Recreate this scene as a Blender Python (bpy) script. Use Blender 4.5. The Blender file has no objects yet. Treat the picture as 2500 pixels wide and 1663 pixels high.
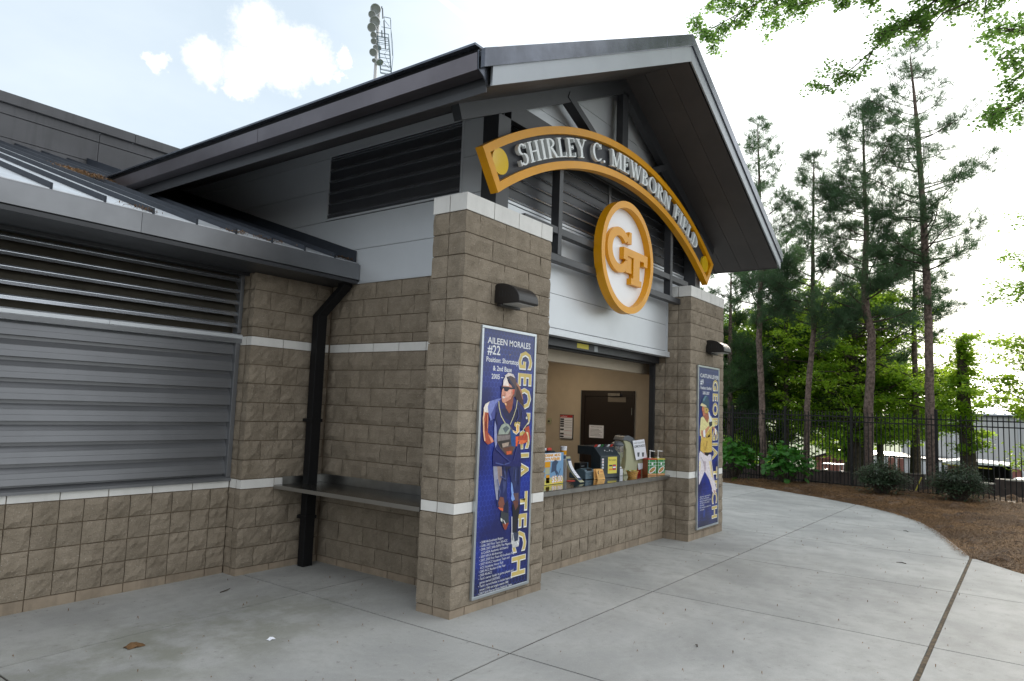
import bpy, bmesh, math, random, zlib
import numpy as np
from mathutils import Vector, Matrix
random.seed(7); RNG=np.random.default_rng(7)
S=bpy.context.scene; COL=S.collection
# ---------------------------------------------------------------- camera
CX,CY,CZ=-4.739,-4.068,1.839
yaw,pitch,roll=math.radians(53.534),math.radians(5.502),math.radians(2.061)
f=Vector((math.sin(yaw)*math.cos(pitch),math.cos(yaw)*math.cos(pitch),math.sin(pitch)))
r0=Vector((math.cos(yaw),-math.sin(yaw),0)); u0=r0.cross(f)
r=r0*math.cos(roll)+u0*math.sin(roll); u=-r0*math.sin(roll)+u0*math.cos(roll)
cam=bpy.data.cameras.new('camera'); co=bpy.data.objects.new('camera',cam); COL.objects.link(co)
co.matrix_world=Matrix(((r.x,u.x,-f.x,CX),(r.y,u.y,-f.y,CY),(r.z,u.z,-f.z,CZ),(0,0,0,1)))
cam.sensor_width=36; cam.lens=36*1704.82/2500; cam.clip_end=1500; cam.clip_start=.05
S.camera=co
# ---------------------------------------------------------------- world, sun, exposure
SUN_AZ,SUN_EL=math.radians(84),math.radians(16)      # azimuth from +Y towards +X
W=bpy.data.worlds.new('World'); S.world=W; W.use_nodes=True
nt=W.node_tree; nt.nodes.clear()
def N(t,k,**kw):
    n=t.nodes.new(k)
    for a,b in kw.items(): setattr(n,a,b)
    return n
def L(t,a,b): t.links.new(a,b)
sky=N(nt,'ShaderNodeTexSky',sky_type='NISHITA'); sky.sun_disc=False; sky.sun_elevation=SUN_EL; sky.sun_rotation=SUN_AZ
sky.air_density=1.2; sky.dust_density=1.5; sky.ozone_density=1.5
tc=N(nt,'ShaderNodeTexCoord'); bg=N(nt,'ShaderNodeBackground'); wo=N(nt,'ShaderNodeOutputWorld'); bg.inputs[1].default_value=.1
def vmath(t,op,a,b=None):
    n=N(t,'ShaderNodeVectorMath',operation=op)
    for i,x in enumerate((a,b)):
        if x is None: continue
        if isinstance(x,(tuple,list)): n.inputs[i].default_value=x
        else: L(t,x,n.inputs[i])
    return n
def fmath(t,op,a,b=None,clamp=False):
    n=N(t,'ShaderNodeMath',operation=op); n.use_clamp=clamp
    for i,x in enumerate((a,b)):
        if x is None: continue
        if isinstance(x,(int,float)): n.inputs[i].default_value=x
        else: L(t,x,n.inputs[i])
    return n.outputs[0]
def mixc(t,fac,a,b):
    n=N(t,'ShaderNodeMix',data_type='RGBA')
    if isinstance(fac,(int,float)): n.inputs[0].default_value=fac
    else: L(t,fac,n.inputs[0])
    for i,x in ((6,a),(7,b)):
        if isinstance(x,(tuple,list)): n.inputs[i].default_value=(*x[:3],1)
        else: L(t,x,n.inputs[i])
    return n.outputs[2]
def ramp(t,fac,lo,hi):
    n=N(t,'ShaderNodeMapRange',interpolation_type='SMOOTHSTEP'); n.inputs[1].default_value=lo; n.inputs[2].default_value=hi
    L(t,fac,n.inputs[0]); return n.outputs[0]
def dirv(az,el):
    a,e=math.radians(az),math.radians(el); return Vector((math.sin(a)*math.cos(e),math.cos(a)*math.cos(e),math.sin(e)))
gen=tc.outputs['Generated']
nn=vmath(nt,'NORMALIZE',gen).outputs[0]
# thin high veil: brighter towards the hidden sun, thinner to the north-west
sd=vmath(nt,'DOT_PRODUCT',nn,tuple(dirv(84,16))).outputs['Value']
gap=vmath(nt,'DISTANCE',nn,tuple(dirv(2,30))).outputs['Value']     # thinner cloud to the north
veil=fmath(nt,'MULTIPLY_ADD',ramp(nt,gap,.45,1.15),.95); veil.node.inputs[2].default_value=.06
ns=N(nt,'ShaderNodeTexNoise'); ns.inputs['Scale'].default_value=2.2; ns.inputs['Detail'].default_value=5; ns.inputs['Roughness'].default_value=.55
mp=N(nt,'ShaderNodeMapping'); mp.inputs['Scale'].default_value=(1,1,2.6); L(nt,nn,mp.inputs[0]); L(nt,mp.outputs[0],ns.inputs[0])
veil2=fmath(nt,'ADD',veil,fmath(nt,'MULTIPLY',fmath(nt,'SUBTRACT',ns.outputs[0],.5),.5),clamp=True)
vb=fmath(nt,'MULTIPLY_ADD',sd,4.2); vb.node.inputs[2].default_value=11.3
vcol=vmath(nt,'SCALE',(.96,.985,1.0)); L(nt,vb,vcol.inputs['Scale'])
c1=mixc(nt,veil2,(5.75,6.55,7.2),vcol.outputs[0])
# cumulus patch: a few soft lobes broken up by noise
n2=N(nt,'ShaderNodeTexNoise'); n2.inputs['Scale'].default_value=26; n2.inputs['Detail'].default_value=7; n2.inputs['Roughness'].default_value=.68; L(nt,nn,n2.inputs[0])
wob=vmath(nt,'SUBTRACT',n2.outputs['Color'],(.5,.5,.5)); wob2=vmath(nt,'SCALE',wob.outputs[0]); wob2.inputs['Scale'].default_value=.062
nw=vmath(nt,'ADD',nn,wob2.outputs[0]).outputs[0]
tot=None
for az,el,rad in ((28.2,24.3,1.45),(31.7,27.3,1.75),(33.3,26.2,2.0),(35.3,26.3,1.7),(36.6,25.4,1.2),(31.3,24.6,1.5),(31.0,23.2,1.05),(34.2,24.7,1.5),(24.9,23.4,.75),(38.6,26.2,.6),(38.2,25.0,.45)):
    d=vmath(nt,'DISTANCE',nw,tuple(dirv(az,el))).outputs['Value']
    m=ramp(nt,d,math.radians(rad)*1.28,math.radians(rad)*.30)
    tot=m if tot is None else fmath(nt,'MAXIMUM',tot,m)
c2=mixc(nt,tot,mixc(nt,.12,c1,vmath(nt,'MULTIPLY',sky.outputs[0],(1.5,1.75,2.0)).outputs[0]),(11.5,11.2,10.8))
# contrail
P1,P2=dirv(45.6,31.6),dirv(51.9,28.2); cn=P1.cross(P2).normalized()
dd=fmath(nt,'ABSOLUTE',vmath(nt,'DOT_PRODUCT',nw if False else nn,tuple(cn)).outputs['Value'])
ct=ramp(nt,dd,.0042,.0008)
ca=ramp(nt,vmath(nt,'DOT_PRODUCT',nn,tuple(dirv(49,29.9))).outputs['Value'],.955,.985)
c3=mixc(nt,fmath(nt,'MULTIPLY',fmath(nt,'MULTIPLY',ct,ca),.9),c2,(12.5,12.1,11.6))
L(nt,c3,bg.inputs[0]); L(nt,bg.outputs[0],wo.inputs[0])
sl=bpy.data.lights.new('sun','SUN'); sl.energy=4.2; sl.angle=math.radians(12); sl.color=(1,.9,.76)
so=bpy.data.objects.new('sun',sl); COL.objects.link(so)
so.rotation_euler=(dirv(math.degrees(SUN_AZ),math.degrees(SUN_EL))).to_track_quat('Z','Y').to_euler()
so.location=(60,10,30)
S.view_settings.view_transform='Standard'; S.view_settings.look='None'; S.view_settings.gamma=1
S.view_settings.use_curve_mapping=False; S.view_settings.exposure=0.42
S.cycles.max_bounces=8; S.cycles.transparent_max_bounces=12; S.cycles.use_denoising=True
# ---------------------------------------------------------------- materials
def srgb(*c): return tuple((x/255/12.92 if x/255<=.04045 else ((x/255+.055)/1.055)**2.4) for x in c)
MATS={}
def mat(name,col,rough=.6,metal=0,var=.0,scale=8,bump=0,bscale=60,rnd=0,spec=.5,trans=0,emit=None,speck=None,streak=0,col2=None,dist=.004,coat=0):
    m=bpy.data.materials.new(name); m.use_nodes=True; t=m.node_tree; b=t.nodes['Principled BSDF']
    b.inputs['Roughness'].default_value=rough; b.inputs['Metallic'].default_value=metal; b.inputs['Specular IOR Level'].default_value=spec
    b.inputs['Base Color'].default_value=(*col,1)
    if coat: b.inputs['Coat Weight'].default_value=coat; b.inputs['Coat Roughness'].default_value=.12
    if emit: b.inputs['Emission Color'].default_value=(*emit[0],1); b.inputs['Emission Strength'].default_value=emit[1]
    if trans: b.inputs['Transmission Weight'].default_value=trans
    g=N(t,'ShaderNodeNewGeometry'); pos=g.outputs['Position']; c=None
    def noise(sc,det=4,r_=.6,p=pos):
        n=N(t,'ShaderNodeTexNoise'); n.inputs['Scale'].default_value=sc; n.inputs['Detail'].default_value=det; n.inputs['Roughness'].default_value=r_; L(t,p,n.inputs[0]); return n
    if var or col2:
        n=noise(scale); fac=ramp(t,n.outputs[0],.3,.7)
        a=tuple(x*(1-var) for x in col); bb=col2 if col2 else tuple(min(1,x*(1+var)) for x in col)
        c=mixc(t,fac,a,bb)
    if streak:
        mp=N(t,'ShaderNodeMapping'); mp.inputs['Scale'].default_value=(9,9,.7); L(t,pos,mp.inputs[0])
        n=noise(1,4,.6,mp.outputs[0]); fac=fmath(t,'MULTIPLY',ramp(t,n.outputs[0],.48,.72),streak)
        c=mixc(t,fac,c if c else col,tuple(x*.45 for x in col))
    if speck:
        n=noise(speck[0],2,.7); c=mixc(t,fmath(t,'MULTIPLY',ramp(t,n.outputs[0],.60,.74),speck[2]),c if c else col,speck[1])
        n=noise(speck[0]*.8,2,.7,vmath(t,'ADD',pos,(3.1,7.7,1.3)).outputs[0]); c=mixc(t,fmath(t,'MULTIPLY',ramp(t,n.outputs[0],.60,.74),speck[2]),c,tuple(x*.3 for x in col))
    if rnd:
        oi=N(t,'ShaderNodeObjectInfo'); hs=N(t,'ShaderNodeHueSaturation')
        v=N(t,'ShaderNodeMapRange'); v.inputs[3].default_value=1-rnd; v.inputs[4].default_value=1+rnd; L(t,oi.outputs['Random'],v.inputs[0]); L(t,v.outputs[0],hs.inputs['Value'])
        if c: L(t,c,hs.inputs['Color'])
        else: hs.inputs['Color'].default_value=(*col,1)
        c=hs.outputs[0]
    if c: L(t,c,b.inputs['Base Color'])
    if bump:
        n=noise(bscale,6,.65); bp=N(t,'ShaderNodeBump'); bp.inputs['Strength'].default_value=bump; bp.inputs['Distance'].default_value=dist
        L(t,n.outputs[0],bp.inputs['Height']); L(t,bp.outputs[0],b.inputs['Normal'])
    MATS[name]=m; return m
M={}
M['block']=mat('split_face_block',(.262,.217,.162),.92,var=.10,scale=5,bump=1,bscale=55,rnd=.07,spec=.25,speck=(100,(.60,.57,.52),.55),dist=.014,col2=(.305,.255,.195))
M['block2']=mat('smooth_base_block',(.285,.23,.172),.9,var=.15,scale=5,bump=.4,bscale=120,rnd=.08,spec=.25,speck=(230,(.5,.45,.38),.3),streak=.3)
M['mortar']=mat('mortar',(.17,.13,.09),.95,var=.2,scale=6,bump=.5,bscale=80,spec=.2)
M['cap']=mat('white_cast_block',(.74,.73,.70),.75,var=.05,scale=5,bump=.15,bscale=150,rnd=.04,spec=.3,streak=.10,speck=(220,(.6,.58,.55),.3))
M['cream']=mat('cream_painted_block',(.50,.43,.33),.6,var=.05,scale=4,bump=.25,bscale=90,rnd=.03)
M['panel']=mat('silver_metal_panel',(.64,.67,.70),.42,metal=.4,var=.03,scale=1.5,rnd=.02)
M['dark']=mat('charcoal_metal',(.035,.037,.042),.38,metal=.3,var=.12,scale=2.5,spec=.5)
M['steel']=mat('charcoal_steel_paint',(.036,.038,.043),.42,metal=.1,var=.1,scale=3)
M['soffit']=mat('dark_soffit_panel',(.052,.046,.044),.55,metal=.1,var=.12,scale=2,rnd=.05)
M['gutter']=mat('bronze_gutter_metal',(.14,.128,.14),.32,metal=.8,var=.12,scale=1.6,rnd=.06)
M['gutter2']=mat('grey_gutter_metal',(.19,.195,.205),.32,metal=.8,var=.12,scale=1.6,rnd=.06)
M['flash']=mat('weathered_flashing',(.11,.12,.145),.25,metal=.75,var=.25,scale=3,rnd=.08,bump=.15,bscale=5,dist=.01)
M['fascia']=mat('light_fascia_metal',(.30,.32,.34),.4,metal=.5,var=.04,scale=2,rnd=.03)
M['roof']=mat('standing_seam_roof',(.62,.65,.68),.38,metal=.35,var=.12,scale=3,rnd=.05)
M['seam']=mat('roof_seam_metal',(.030,.036,.048),.5,metal=0,spec=.3,var=.12,scale=6)
M['louver']=mat('louver_metal',(.185,.19,.20),.38,metal=.5,var=.06,scale=2,rnd=.03)
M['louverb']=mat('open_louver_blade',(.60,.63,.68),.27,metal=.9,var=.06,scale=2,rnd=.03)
M['blade_shade']=mat('shaded_louver_blade',(.085,.077,.060),.55,metal=.3,var=.2,scale=4)  # dark olive blade colour, painted shade for the gaps between noses
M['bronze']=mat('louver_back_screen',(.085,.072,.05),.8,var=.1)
M['wingwall']=mat('grey_parapet_metal',(.085,.085,.09),.6,metal=.25,var=.12,scale=1.2,streak=.3)
M['black']=mat('black_paint',(.009,.009,.010),.55,spec=.25)
M['lamp']=mat('bronze_lamp_housing',(.014,.012,.012),.38,bump=.1,bscale=200)
M['lens']=mat('ribbed_lamp_glass',(.38,.38,.36),.25,bump=.4,bscale=90)
M['stain']=mat('stainless_steel',(.42,.43,.43),.12,metal=1,var=.08,scale=6,bump=.05,bscale=30)
M['stain2']=mat('brushed_stainless_edge',(.40,.40,.39),.32,metal=1,var=.1,scale=8)
M['gold']=mat('gold_enamel',(.74,.33,.003),.36,var=.05,scale=2.5,spec=.35)
M['signblk']=mat('sign_dark_face',(.022,.025,.033),.5)
M['signwh']=mat('sign_white',(.86,.87,.89),.4)
M['letter']=mat('letter_white',(.84,.88,.88),.4)
M['yell']=mat('yellow_disc',(.82,.52,.01),.12,coat=.8)
M['conc']=None
M['alu']=mat('poster_frame_alu',(.50,.54,.57),.3,metal=.8)
M['fence']=mat('black_fence_paint',(.008,.008,.009),.5,spec=.25)
M['bark']=mat('pine_bark',(.125,.088,.070),.95,var=.5,scale=14,bump=1,bscale=22,dist=.03,col2=(.21,.155,.13))
M['bark2']=mat('grey_bark',(.075,.058,.045),.95,var=.4,scale=10,bump=1,bscale=18,dist=.02)
M['retwall']=mat('brown_retaining_wall',(.075,.058,.052),.95,var=.2,scale=5,bump=.4,bscale=40)
M['coping']=mat('pale_coping',(.48,.45,.42),.9)
M['whitewall']=mat('white_annex_wall',(.62,.64,.66),.7,var=.04)
M['farwall']=mat('grey_corrugated_wall',(.56,.56,.56),.6,rnd=.02)
M['farroof']=mat('pale_metal_roof',(.62,.66,.70),.5,metal=.2,rnd=.02)
M['brick']=mat('red_brick',(.27,.11,.09),.9,var=.2,scale=3)
M['whitep']=mat('white_plastic',(.75,.75,.74),.4)
M['paper']=mat('white_paper',(.80,.82,.88),.8)
M['ink']=mat('printed_ink_dark',(.05,.05,.06),.8)
M['inkred']=mat('printed_ink_red',(.45,.03,.03),.7)
M['card']=mat('orange_card',(.80,.46,.15),.7)
M['yellowp']=mat('yellow_print',(.72,.62,.10),.6)
M['navyp']=mat('dispenser_dark_blue',(.020,.032,.042),.35,var=.05)
M['posb']=mat('terminal_blue_grey',(.075,.125,.16),.4)
M['green']=mat('green_print',(.03,.22,.06),.6)
M['orange']=mat('orange_print',(.75,.22,.02),.6)
M['red']=mat('red_print',(.62,.05,.03),.5)
M['tan']=mat('tan_sausage_print',(.30,.09,.03),.6)
M['bun']=mat('bun_print',(.55,.28,.12),.6)
M['wicker']=mat('wicker',(.50,.27,.07),.7,var=.4,scale=60,bump=.8,bscale=90)
M['ivory']=mat('ivory_plastic',(.42,.42,.27),.35)
M['greyp']=mat('grey_plastic',(.10,.11,.125),.25)
M['lemon']=mat('lemonade',(.50,.52,.30),.3)
M['clear']=mat('clear_plastic',(.9,.92,.92),.05,trans=.9)
M['frost']=mat('frosted_plastic',(.62,.62,.63),.3,trans=.5)
M['white']=mat('plain_white_paint',(.8,.8,.8),.5)
M['brown']=mat('dark_door_paint',(.020,.014,.012),.4)
M['doorfr']=mat('door_frame_paint',(.26,.28,.27),.4)
M['litefix']=mat('ceiling_light_diffuser',(.9,.8,.6),.5,emit=((1,.80,.55),5.0))
M['skyblue']=mat('blue_print',(.16,.32,.52),.5)
M['blue2']=mat('dark_blue_print',(.03,.06,.13),.5)
M['straw']=None
def concrete():
    m=bpy.data.materials.new('broom_finished_concrete'); m.use_nodes=True; t=m.node_tree; b=t.nodes['Principled BSDF']
    g=N(t,'ShaderNodeNewGeometry'); pos=g.outputs['Position']
    def noise(sc,det=5,r_=.6,mpv=None):
        p=pos
        if mpv: mp=N(t,'ShaderNodeMapping'); mp.inputs['Scale'].default_value=mpv; L(t,pos,mp.inputs[0]); p=mp.outputs[0]
        n=N(t,'ShaderNodeTexNoise'); n.inputs['Scale'].default_value=sc; n.inputs['Detail'].default_value=det; n.inputs['Roughness'].default_value=r_; L(t,p,n.inputs[0]); return n.outputs[0]
    c=mixc(t,ramp(t,noise(.9,8,.65),.32,.68),(.315,.318,.31),(.45,.45,.435))
    c=mixc(t,fmath(t,'MULTIPLY',ramp(t,noise(3.5,8,.7),.42,.72),.6),c,(.29,.29,.275))
    c=mixc(t,fmath(t,'MULTIPLY',ramp(t,noise(120,3,.8),.5,.75),.45),c,(.22,.22,.21))
    c=mixc(t,fmath(t,'MULTIPLY',ramp(t,noise(90,2,.8),.62,.72),.5),c,(.55,.55,.53))
    c=mixc(t,fmath(t,'MULTIPLY',ramp(t,noise(14,6,.7),.62,.69),.6),c,(.20,.195,.18))   # small spots
    # greenish damp stain along the wing
    mk=vmath(t,'SUBTRACT',pos,(-1.7,1.2,0)).outputs[0]; mk=vmath(t,'MULTIPLY',mk,(.42,.95,0)).outputs[0]; ln=vmath(t,'LENGTH',mk).outputs['Value']
    st=fmath(t,'MULTIPLY',ramp(t,ln,1.15,.2),ramp(t,noise(2.2,6,.65),.36,.62)); c=mixc(t,fmath(t,'MULTIPLY',st,.6),c,(.185,.19,.14))
    mk=vmath(t,'SUBTRACT',pos,(3.15,-.25,0)).outputs[0]; mk=vmath(t,'MULTIPLY',mk,(1.2,2.4,0)).outputs[0]; ln=vmath(t,'LENGTH',mk).outputs['Value']
    st=fmath(t,'MULTIPLY',ramp(t,ln,.75,.1),ramp(t,noise(5,6,.65),.45,.6)); c=mixc(t,fmath(t,'MULTIPLY',st,.45),c,(.22,.21,.19))
    oi=N(t,'ShaderNodeObjectInfo'); hs=N(t,'ShaderNodeHueSaturation'); v=N(t,'ShaderNodeMapRange'); v.inputs[3].default_value=.95; v.inputs[4].default_value=1.04
    L(t,oi.outputs['Random'],v.inputs[0]); L(t,v.outputs[0],hs.inputs['Value']); L(t,c,hs.inputs['Color']); L(t,hs.outputs[0],b.inputs['Base Color'])
    b.inputs['Roughness'].default_value=.82; b.inputs['Specular IOR Level'].default_value=.35
    bp=N(t,'ShaderNodeBump'); bp.inputs['Strength'].default_value=.35; bp.inputs['Distance'].default_value=.003
    h=fmath(t,'ADD',noise(160,3,.7),noise(30,4,.6,(1,6,1))); L(t,h,bp.inputs['Height']); L(t,bp.outputs[0],b.inputs['Normal'])
    return m
M['conc']=concrete()
def leafmat(name,c1,c2,tr,trf=.5,rough=.5):
    m=bpy.data.materials.new(name); m.use_nodes=True; t=m.node_tree; t.nodes.clear()
    o=N(t,'ShaderNodeOutputMaterial'); g=N(t,'ShaderNodeNewGeometry')
    n=N(t,'ShaderNodeTexNoise'); n.inputs['Scale'].default_value=.9; n.inputs['Detail'].default_value=4; L(t,g.outputs['Position'],n.inputs[0])
    n2=N(t,'ShaderNodeTexWhiteNoise',noise_dimensions='1D'); L(t,g.outputs['Random Per Island'],n2.inputs['W'])
    fac=fmath(t,'ADD',fmath(t,'MULTIPLY',ramp(t,n.outputs[0],.3,.7),.6),fmath(t,'MULTIPLY',n2.outputs['Value'],.4))
    c=mixc(t,fac,c1,c2)
    p=N(t,'ShaderNodeBsdfPrincipled'); p.inputs['Roughness'].default_value=rough; p.inputs['Specular IOR Level'].default_value=.35; L(t,c,p.inputs['Base Color'])
    tr_=N(t,'ShaderNodeBsdfTranslucent'); tcn=mixc(t,fac,tuple(x*.75 for x in tr),tr); L(t,tcn,tr_.inputs[0])
    mx=N(t,'ShaderNodeMixShader'); mx.inputs[0].default_value=trf; L(t,p.outputs[0],mx.inputs[1]); L(t,tr_.outputs[0],mx.inputs[2]); L(t,mx.outputs[0],o.inputs[0]); return m
M['needle']=leafmat('pine_needles',(.040,.085,.048),(.08,.14,.07),(.14,.26,.10),.38)
M['needled']=leafmat('dark_pine_needles',(.03,.066,.028),(.06,.115,.04),(.10,.22,.06),.35)
M['leafb']=leafmat('bright_leaf',(.09,.19,.02),(.17,.31,.035),(.52,.75,.06),.55)
M['leafm']=leafmat('mid_green_leaf',(.06,.14,.02),(.11,.22,.03),(.34,.55,.06),.5)
M['leafo']=leafmat('oak_leaf',(.055,.12,.03),(.10,.20,.045),(.28,.50,.10),.55)
M['hyd']=leafmat('broad_shrub_leaf',(.03,.12,.02),(.06,.20,.03),(.14,.40,.04),.35,.4)
M['abel']=leafmat('dark_shrub_leaf',(.014,.035,.016),(.075,.105,.055),(.06,.13,.05),.2,.3)
M['grass']=mat('lawn',(.05,.11,.03),.9,var=.3,scale=2)
M['soil']=mat('dark_soil',(.07,.055,.04),.95,var=.3,scale=1)  # plain dark brown soil colour
def strawmat():
    m=mat('pine_straw',(.105,.058,.028),.9,var=.0,bump=1,bscale=45,dist=.03)
    t=m.node_tree; b=t.nodes['Principled BSDF']; g=N(t,'ShaderNodeNewGeometry')
    mp=N(t,'ShaderNodeMapping'); mp.inputs['Scale'].default_value=(1,1,1); L(t,g.outputs['Position'],mp.inputs[0])
    n=N(t,'ShaderNodeTexNoise'); n.inputs['Scale'].default_value=26; n.inputs['Detail'].default_value=8; n.inputs['Roughness'].default_value=.75; n.inputs['Distortion'].default_value=1.5; L(t,mp.outputs[0],n.inputs[0])
    n1=N(t,'ShaderNodeTexNoise'); n1.inputs['Scale'].default_value=1.7; n1.inputs['Detail'].default_value=4; L(t,mp.outputs[0],n1.inputs[0])
    c=mixc(t,ramp(t,n.outputs[0],.38,.62),(.018,.009,.005),(.17,.095,.045))
    c=mixc(t,fmath(t,'MULTIPLY',ramp(t,n1.outputs[0],.5,.75),.5),c,(.20,.12,.065)); L(t,c,b.inputs['Base Color']); return m
M['straw']=strawmat()
M['needlebrown']=leafmat('fallen_needles',(.075,.038,.016),(.33,.19,.085),(.2,.10,.03),.12,.8)
def postermat():
    m=bpy.data.materials.new('poster_blue_print'); m.use_nodes=True; t=m.node_tree; b=t.nodes['Principled BSDF']
    g=N(t,'ShaderNodeNewGeometry'); pos=g.outputs['Position']; sp=N(t,'ShaderNodeSeparateXYZ'); L(t,pos,sp.inputs[0])
    n=N(t,'ShaderNodeTexNoise'); n.inputs['Scale'].default_value=2.4; n.inputs['Detail'].default_value=3; L(t,pos,n.inputs[0])
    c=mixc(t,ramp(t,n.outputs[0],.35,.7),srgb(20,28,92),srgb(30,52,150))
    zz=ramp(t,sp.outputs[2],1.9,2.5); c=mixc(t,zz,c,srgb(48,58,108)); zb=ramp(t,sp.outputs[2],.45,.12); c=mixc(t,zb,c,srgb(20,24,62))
    q0=vmath(t,'SCALE',vmath(t,'MULTIPLY',pos,(1,0,1)).outputs[0]); q0.inputs['Scale'].default_value=19; q0=q0.outputs[0]
    def cell(off):
        fr=vmath(t,'FRACTION',vmath(t,'MULTIPLY',vmath(t,'ADD',q0,off).outputs[0],(1,1,1/1.732)).outputs[0]).outputs[0]
        return vmath(t,'MULTIPLY',vmath(t,'SUBTRACT',fr,(.5,0,.5)).outputs[0],(1,0,1.732)).outputs[0]
    A_,B_=cell((0,0,0)),cell((.5,0,.866))
    def hexd(v): 
        ab=vmath(t,'ABSOLUTE',v).outputs[0]; s_=N(t,'ShaderNodeSeparateXYZ'); L(t,ab,s_.inputs[0])
        return fmath(t,'MAXIMUM',vmath(t,'DOT_PRODUCT',ab,(.5,0,.866)).outputs['Value'],s_.outputs[0])
    ed=fmath(t,'MINIMUM',hexd(A_),hexd(B_))
    c=mixc(t,fmath(t,'MULTIPLY',ramp(t,ed,.42,.49),fmath(t,'MULTIPLY',ramp(t,n.outputs[0],.3,.65),.45)),c,srgb(80,105,200))
    L(t,c,b.inputs['Base Color']); b.inputs['Roughness'].default_value=.3; return m
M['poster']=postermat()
def vcolmat():
    m=bpy.data.materials.new('printed_colours'); m.use_nodes=True; t=m.node_tree; b=t.nodes['Principled BSDF']
    a=N(t,'ShaderNodeVertexColor',layer_name='ink'); g=N(t,'ShaderNodeNewGeometry')
    n=N(t,'ShaderNodeTexNoise'); n.inputs['Scale'].default_value=34; n.inputs['Detail'].default_value=5; L(t,g.outputs['Position'],n.inputs[0])
    hs=N(t,'ShaderNodeHueSaturation'); mr=N(t,'ShaderNodeMapRange'); mr.inputs[1].default_value=.25; mr.inputs[2].default_value=.75; mr.inputs[3].default_value=.78; mr.inputs[4].default_value=1.22
    L(t,n.outputs[0],mr.inputs[0]); L(t,mr.outputs[0],hs.inputs['Value']); L(t,a.outputs[0],hs.inputs['Color']); L(t,hs.outputs[0],b.inputs['Base Color']); b.inputs['Roughness'].default_value=.35; return m
M['vcol']=vcolmat()
M['pgold']=mat('poster_gold_lettering',srgb(203,180,105),.4,var=.08,scale=9)
M['pwhite']=mat('poster_white_lettering',srgb(228,230,232),.4)
M['pblack']=mat('poster_lettering_shadow',srgb(14,16,42),.4)
# ---------------------------------------------------------------- geometry helpers
class MB:
    def __init__(s): s.v=[]; s.f=[]
    def box(s,x0,x1,y0,y1,z0,z1):
        b=len(s.v); s.v+=[(x,y,z) for z in (z0,z1) for y in (y0,y1) for x in (x0,x1)]
        s.f+=[tuple(b+i for i in q) for q in ((0,2,3,1),(4,5,7,6),(0,1,5,4),(2,6,7,3),(0,4,6,2),(1,3,7,5))]; return s
    def prism(s,pts,ext,axis='x'):
        # pts: 2D outline (a,b); ext=(e0,e1) along axis.  axis x:(y,z)  y:(x,z)  z:(x,y)
        n=len(pts); b=len(s.v)
        for e in ext:
            for a,c in pts: s.v.append({'x':(e,a,c),'y':(a,e,c),'z':(a,c,e)}[axis])
        s.f.append(tuple(b+i for i in range(n))); s.f.append(tuple(b+n+i for i in range(n))[::-1])
        for i in range(n): j=(i+1)%n; s.f.append((b+i,b+n+i,b+n+j,b+j))
        return s
    def beam(s,p,q,w,h,up=(0,0,1)):
        p,q=Vector(p),Vector(q); d=(q-p).normalized(); a=d.cross(Vector(up)).normalized(); c=a.cross(d)
        b=len(s.v)
        for e in (p,q):
            for i,j in ((-1,-1),(1,-1),(1,1),(-1,1)): s.v.append(tuple(e+a*i*w/2+c*j*h/2))
        s.f+=[tuple(b+i for i in g) for g in ((3,2,1,0),(4,5,6,7),(0,1,5,4),(1,2,6,5),(2,3,7,6),(3,0,4,7))]; return s
    def tube(s,pts,rad,n=8,cap=True):
        pts=[Vector(p) for p in pts]; b=len(s.v); R=rad if isinstance(rad,(list,tuple)) else [rad]*len(pts)
        ref=Vector((1,0,0)) if abs((pts[-1]-pts[0]).normalized().x)<.8 else Vector((0,1,0))
        for i,p in enumerate(pts):
            d=(pts[min(i+1,len(pts)-1)]-pts[max(i-1,0)]).normalized(); a=d.cross(ref).normalized(); c=a.cross(d)
            for k in range(n): t=2*math.pi*k/n; s.v.append(tuple(p+(a*math.cos(t)+c*math.sin(t))*R[i]))
        for i in range(len(pts)-1):
            for k in range(n): k2=(k+1)%n; s.f.append((b+i*n+k,b+i*n+k2,b+(i+1)*n+k2,b+(i+1)*n+k))
        if cap: s.f.append(tuple(b+k for k in range(n))[::-1]); s.f.append(tuple(b+(len(pts)-1)*n+k for k in range(n)))
        return s
    def lathe(s,prof,cx,cy,n=20,cap=True):
        b=len(s.v)
        for rr,z in prof:
            for k in range(n): t=2*math.pi*k/n; s.v.append((cx+rr*math.cos(t),cy+rr*math.sin(t),z))
        for i in range(len(prof)-1):
            for k in range(n): k2=(k+1)%n; s.f.append((b+i*n+k,b+i*n+k2,b+(i+1)*n+k2,b+(i+1)*n+k))
        if cap: s.f.append(tuple(b+k for k in range(n))[::-1]); s.f.append(tuple(b+(len(prof)-1)*n+k for k in range(n)))
        return s
    def mesh(s,name,m,smooth=False):
        me=bpy.data.meshes.new(name); me.from_pydata(s.v,[],s.f)
        bm=bmesh.new(); bm.from_mesh(me); bmesh.ops.recalc_face_normals(bm,faces=bm.faces); bm.to_mesh(me); bm.free()
        me.materials.append(m)
        if smooth: me.polygons.foreach_set('use_smooth',[True]*len(me.polygons))
        return me
    def build(s,name,m,parent=None,smooth=False,bev=0):
        o=link(name,s.mesh(name,m,smooth),parent)
        if bev:
            b=o.modifiers.new('bevel','BEVEL'); b.width=bev; b.segments=2; b.limit_method='ANGLE'; b.angle_limit=math.radians(40)
        return o
def link(name,data,parent=None,loc=None):
    o=bpy.data.objects.new(name,data); COL.objects.link(o)
    if parent:
        o.parent=parent
        if any(abs(c)>1e-9 for c in parent.location): o.matrix_parent_inverse=Matrix.Translation(-parent.location)
    if loc: o.location=loc
    return o
def BX(name,m,x0,x1,y0,y1,z0,z1,parent=None,bev=0): return MB().box(x0,x1,y0,y1,z0,z1).build(name,m,parent,bev=bev)
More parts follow.
